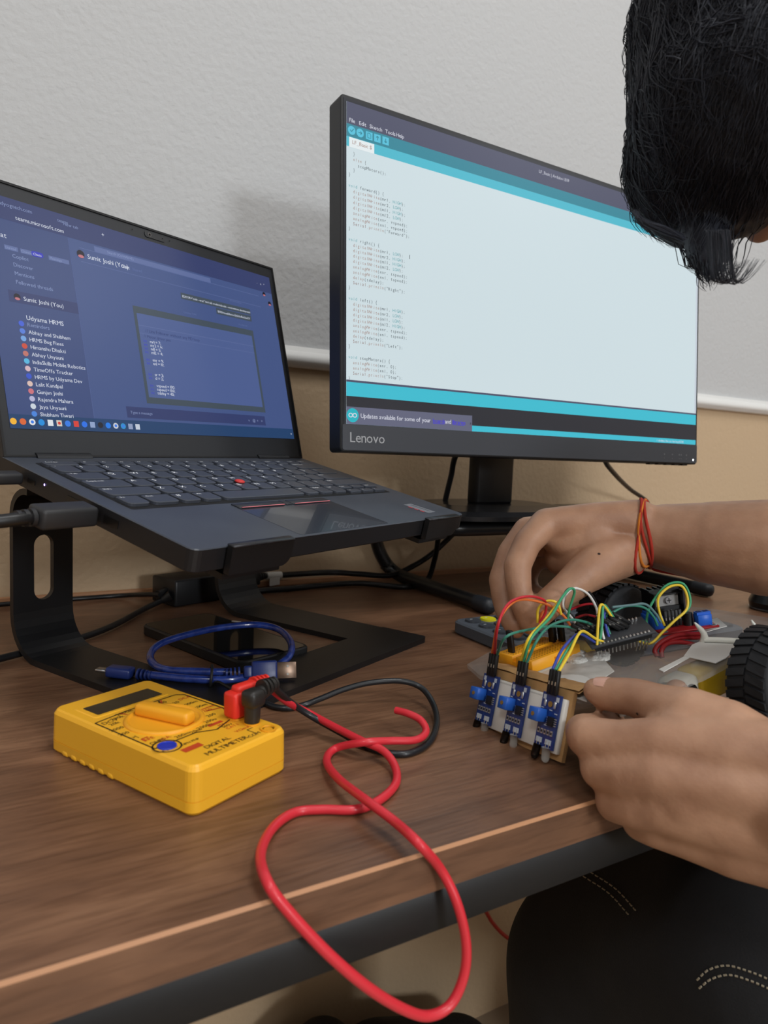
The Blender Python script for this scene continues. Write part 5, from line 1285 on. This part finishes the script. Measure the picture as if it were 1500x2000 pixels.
for k in range(6500):      # combed over the cap from the crown towards the brow, wavy
    th = rnd.uniform(-1.6, 2.9); ph_ = rnd.uniform(-1.25, 1.25); pts = []
    L_ = rnd.uniform(.35, .8); off = rnd.uniform(-.0004, .0022); wob = rnd.uniform(-.16, .16); dr = rnd.uniform(-.25, .1)
    for j in range(5):
        tt_ = th + L_ * j / 4; pj = ph_ + wob * math.sin(j * 1.5) + dr * j / 4
        n_ = V((math.sin(tt_) * math.cos(pj), -math.cos(tt_) * math.cos(pj), math.sin(pj)))
        if n_.y > .55 and n_.x < .35: break
        pts.append(on_cap(HC + hc * (.034 + .12 * n_.x) + hf * (.0 + .12 * n_.y) + hl * (.10 * n_.z), off + (.002 * j / 4 if k % 5 == 0 else 0)))
    if len(pts) == 5: strand(pts, rnd.uniform(.00022, .00046), .0004)
for k in range(2600):      # side of the head, combed down towards the brow
    x0, y0 = rnd.uniform(1300, 1640), rnd.uniform(-120, 430); L_ = rnd.uniform(50, 110); sl_ = -.35 + rnd.gauss(0, .12); wv = rnd.uniform(-9, 9); pts = []
    for j in range(5):
        u_ = j / 4; h_ = hb.ray_cast(CAM_O - PR, ray(x0 + sl_ * L_ * u_ + wv * math.sin(u_ * 4.5), y0 + L_ * u_).normalized())
        if h_[0] is None: break
        pts.append(h_[0] + PR + h_[1] * (.0011 if 0 < j < 4 else -.0004))
    if len(pts) == 5 and max((a - b).length for a, b in zip(pts, pts[1:])) < .03: strand(pts, rnd.uniform(.00022, .00046), .0003)
# forelock: a tapering clump below the brow with thin wisps curling right
for k in range(300):
    u0 = rnd.gauss(0, .75); dep = .372 + rnd.uniform(-.016, .016)
    x0 = 1378 + 46 * u0; x1 = 1386 + 12 * u0 + rnd.uniform(-5, 5); y1 = 552 - abs(rnd.gauss(0, 26)) - abs(u0) * 10
    y0 = 470 + rnd.uniform(-50, 50)
    r1 = hb.ray_cast(CAM_O - PR, ray(x0, y0).normalized())[0]
    if r1 is None: continue
    d1 = (r1 + PR - CAM_O).dot(CF)
    strand([r1 + PR + CF * .001, P((x0 * .7 + x1 * .3) + rnd.uniform(-4, 4), y0 + 22, d1 + rnd.uniform(-.001, .003)), P((x0 + x1) / 2 + rnd.uniform(-5, 5), max(y0 + 40, 520), d1), P(x1, max(y1, y0 + 50), d1)], rnd.uniform(.0002, .0005), .0004)
for k in range(70):
    dep = .372 + rnd.uniform(-.012, .012); x0 = 1392 + rnd.uniform(-12, 34); e_ = rnd.uniform(.3, 1)
    strand([P(x0, 450, dep), P(x0 + 4, 500, dep), P(x0 + 14 * e_, 533 + 20 * e_, dep), P(x0 + 44 * e_, 548 - 4 * e_, dep), P(x0 + 74 * e_, 522 - 16 * e_, dep)], rnd.uniform(.0002, .0004), .0004)
for k in range(46):        # tuft sticking out to the left at the brow
    dep = .372 + rnd.uniform(-.01, .01); j = rnd.gauss(0, 5)
    strand([P(1335, 470 + j, dep + .012), P(1295, 450 + j, dep + .004), P(1258, 436 + j * .7, dep), P(1232 + rnd.uniform(0, 14), 414 + j * .6, dep)], rnd.uniform(.0002, .0005), .0005)
for k in range(170):       # flyaway curls along the crown
    py = rnd.uniform(-40, 430); lo_x, hi_x = 1150, 1600
    for _ in range(14):    # find the outline of the cap at this height
        mx_ = (lo_x + hi_x) / 2
        if hb.ray_cast(CAM_O - PR, ray(mx_, py).normalized())[0] is None: lo_x = mx_
        else: hi_x = mx_
    hit = hb.ray_cast(CAM_O - PR, ray(hi_x + 3, py).normalized())
    if hit[0] is None: continue
    dep = (hit[0] + PR - CAM_O).dot(CF); o_ = rnd.uniform(-4, 15); l_ = rnd.uniform(.6, 1.3)
    strand([P(hi_x + 16, py - 40 * l_, dep), P(hi_x - o_ * .7, py - 14 * l_, dep), P(hi_x - o_, py + 12 * l_, dep), P(hi_x + 10, py + 36 * l_, dep)], rnd.uniform(.00025, .0005), .0005)
mb.build('loose_hair', HAIR2, person)

# --- clothes
SHIRT = M('shirt_black', (20, 20, 23), .85, bump=(400, .3, .001)); JEAN = M('jeans_black', (25, 26, 30), .85, bump=(900, .35, .0008), vary=(30, (19, 20, 23)))
mid = shL.lerp(shR, .5)
shirt = blob('shirt', [pc(c) for c in ([(shL, .074), (mid, .098), (shR, .074)], [(mid, .100), (V((.90, -.10, -.02)), .130), (V((.95, -.18, -.20)), .138)], [(shL, .072), (V((.70, -.06, .12)), .066)], [(shR, .072), (shR.lerp(P(1900, 900, .55), .8), .064)])], .006, SHIRT, person, 8)
hipL, hipR = V((.84, -.17, -.27)), V((1.02, -.06, -.27))
kneeL, kneeR = P(1165, 1880, .60), V((.80, .40, -.24))
legs = blob('trousers', [pc(c) for c in ([(hipL, .105), (V((.62, .08, -.20)), .096), P_r(1500, 1870, .47, .086), P_r(1320, 1858, .54, .080), (kneeL, .074), (kneeL + V((.02, .03, -.2)), .064), (V((kneeL.x + .03, kneeL.y + .03, FZ + .08)), .056)], [(hipR, .105), (hipR.lerp(kneeR, .55), .088), (kneeR, .072), (V((kneeR.x + .01, kneeR.y + .03, FZ + .08)), .056)], [(hipL, .11), (V((.95, -.17, -.24)), .13), (hipR, .11)])], .006, JEAN, person, 8)
for v in legs.data.vertices:
    q = v.co * 9; v.co += V((noise.noise(q), noise.noise(q + V((9, 0, 0))), noise.noise(q + V((0, 9, 0))))) * .006
tb = BVHTree.FromPolygons([v.co for v in legs.data.vertices], [tuple(p.vertices) for p in legs.data.polygons])
ST_ = M('stitch', (150, 140, 120), .7); mb = MB()
def stitches(pl, n_):
    p2 = spline([V((x, y, 0)) for x, y in pl], 10)
    tot = sum((b - a).length for a, b in zip(p2, p2[1:])); acc = 0; nxt = 0
    for a, b in zip(p2, p2[1:]):
        l_ = (b - a).length; k = 0
        while acc + l_ > nxt:
            q = a.lerp(b, (nxt - acc) / l_); e = q + (b - a).normalized() * 6
            h1 = tb.ray_cast(CAM_O - PR, ray(q.x, q.y).normalized()); h2 = tb.ray_cast(CAM_O - PR, ray(e.x, e.y).normalized())
            if h1[0] is not None and h2[0] is not None and (h1[0] - h2[0]).length < .02: mb.tube([h1[0] + h1[1] * .0004, h2[0] + h2[1] * .0004], .0006, 5)
            nxt += 11
        acc += l_
stitches([(1362, 1914), (1385, 1894), (1420, 1886), (1460, 1896), (1500, 1912), (1560, 1940)], 1); stitches([(1366, 1930), (1390, 1912), (1424, 1904), (1462, 1914), (1500, 1930), (1560, 1958)], 1)
mb.build('stitching', ST_, person); mb = MB()
stitches([(1140, 1712), (1190, 1745), (1230, 1788)], 1); stitches([(1154, 1704), (1204, 1737), (1244, 1780)], 1)
mb.build('stitching', ST_, person)
SHOE = M('shoe_dark', (24, 22, 22), .6)
for k_, dx in ((kneeL, .03), (kneeR, .01)):
    mb = MB(); x0, y0 = k_.x + dx - PR.x, k_.y + .02 - PR.y; mb.rbox((x0 - .01, y0 + .06, .05), (.10, .27, .09), .035, 4); mb.build('shoe', SHOE, person)

# ================================================================ bag on the floor under the desk
bx = V((.45, .74, FZ))
def bc(l): return [(V(p) - bx, r) for p, r in l]
bag = blob('bag', [bc(c) for c in ([(V((.30, .75, -.690)), .072), (V((.385, .75, -.605)), .046)], [(V((.30, .74, -.692)), .070), (V((.47, .74, -.676)), .078), (V((.60, .74, -.700)), .062)])], .006, BAGM, None, 8)
bag.location = bx; tag(bag, 'black fabric bag on the floor against the wall under the desk', 'bag')
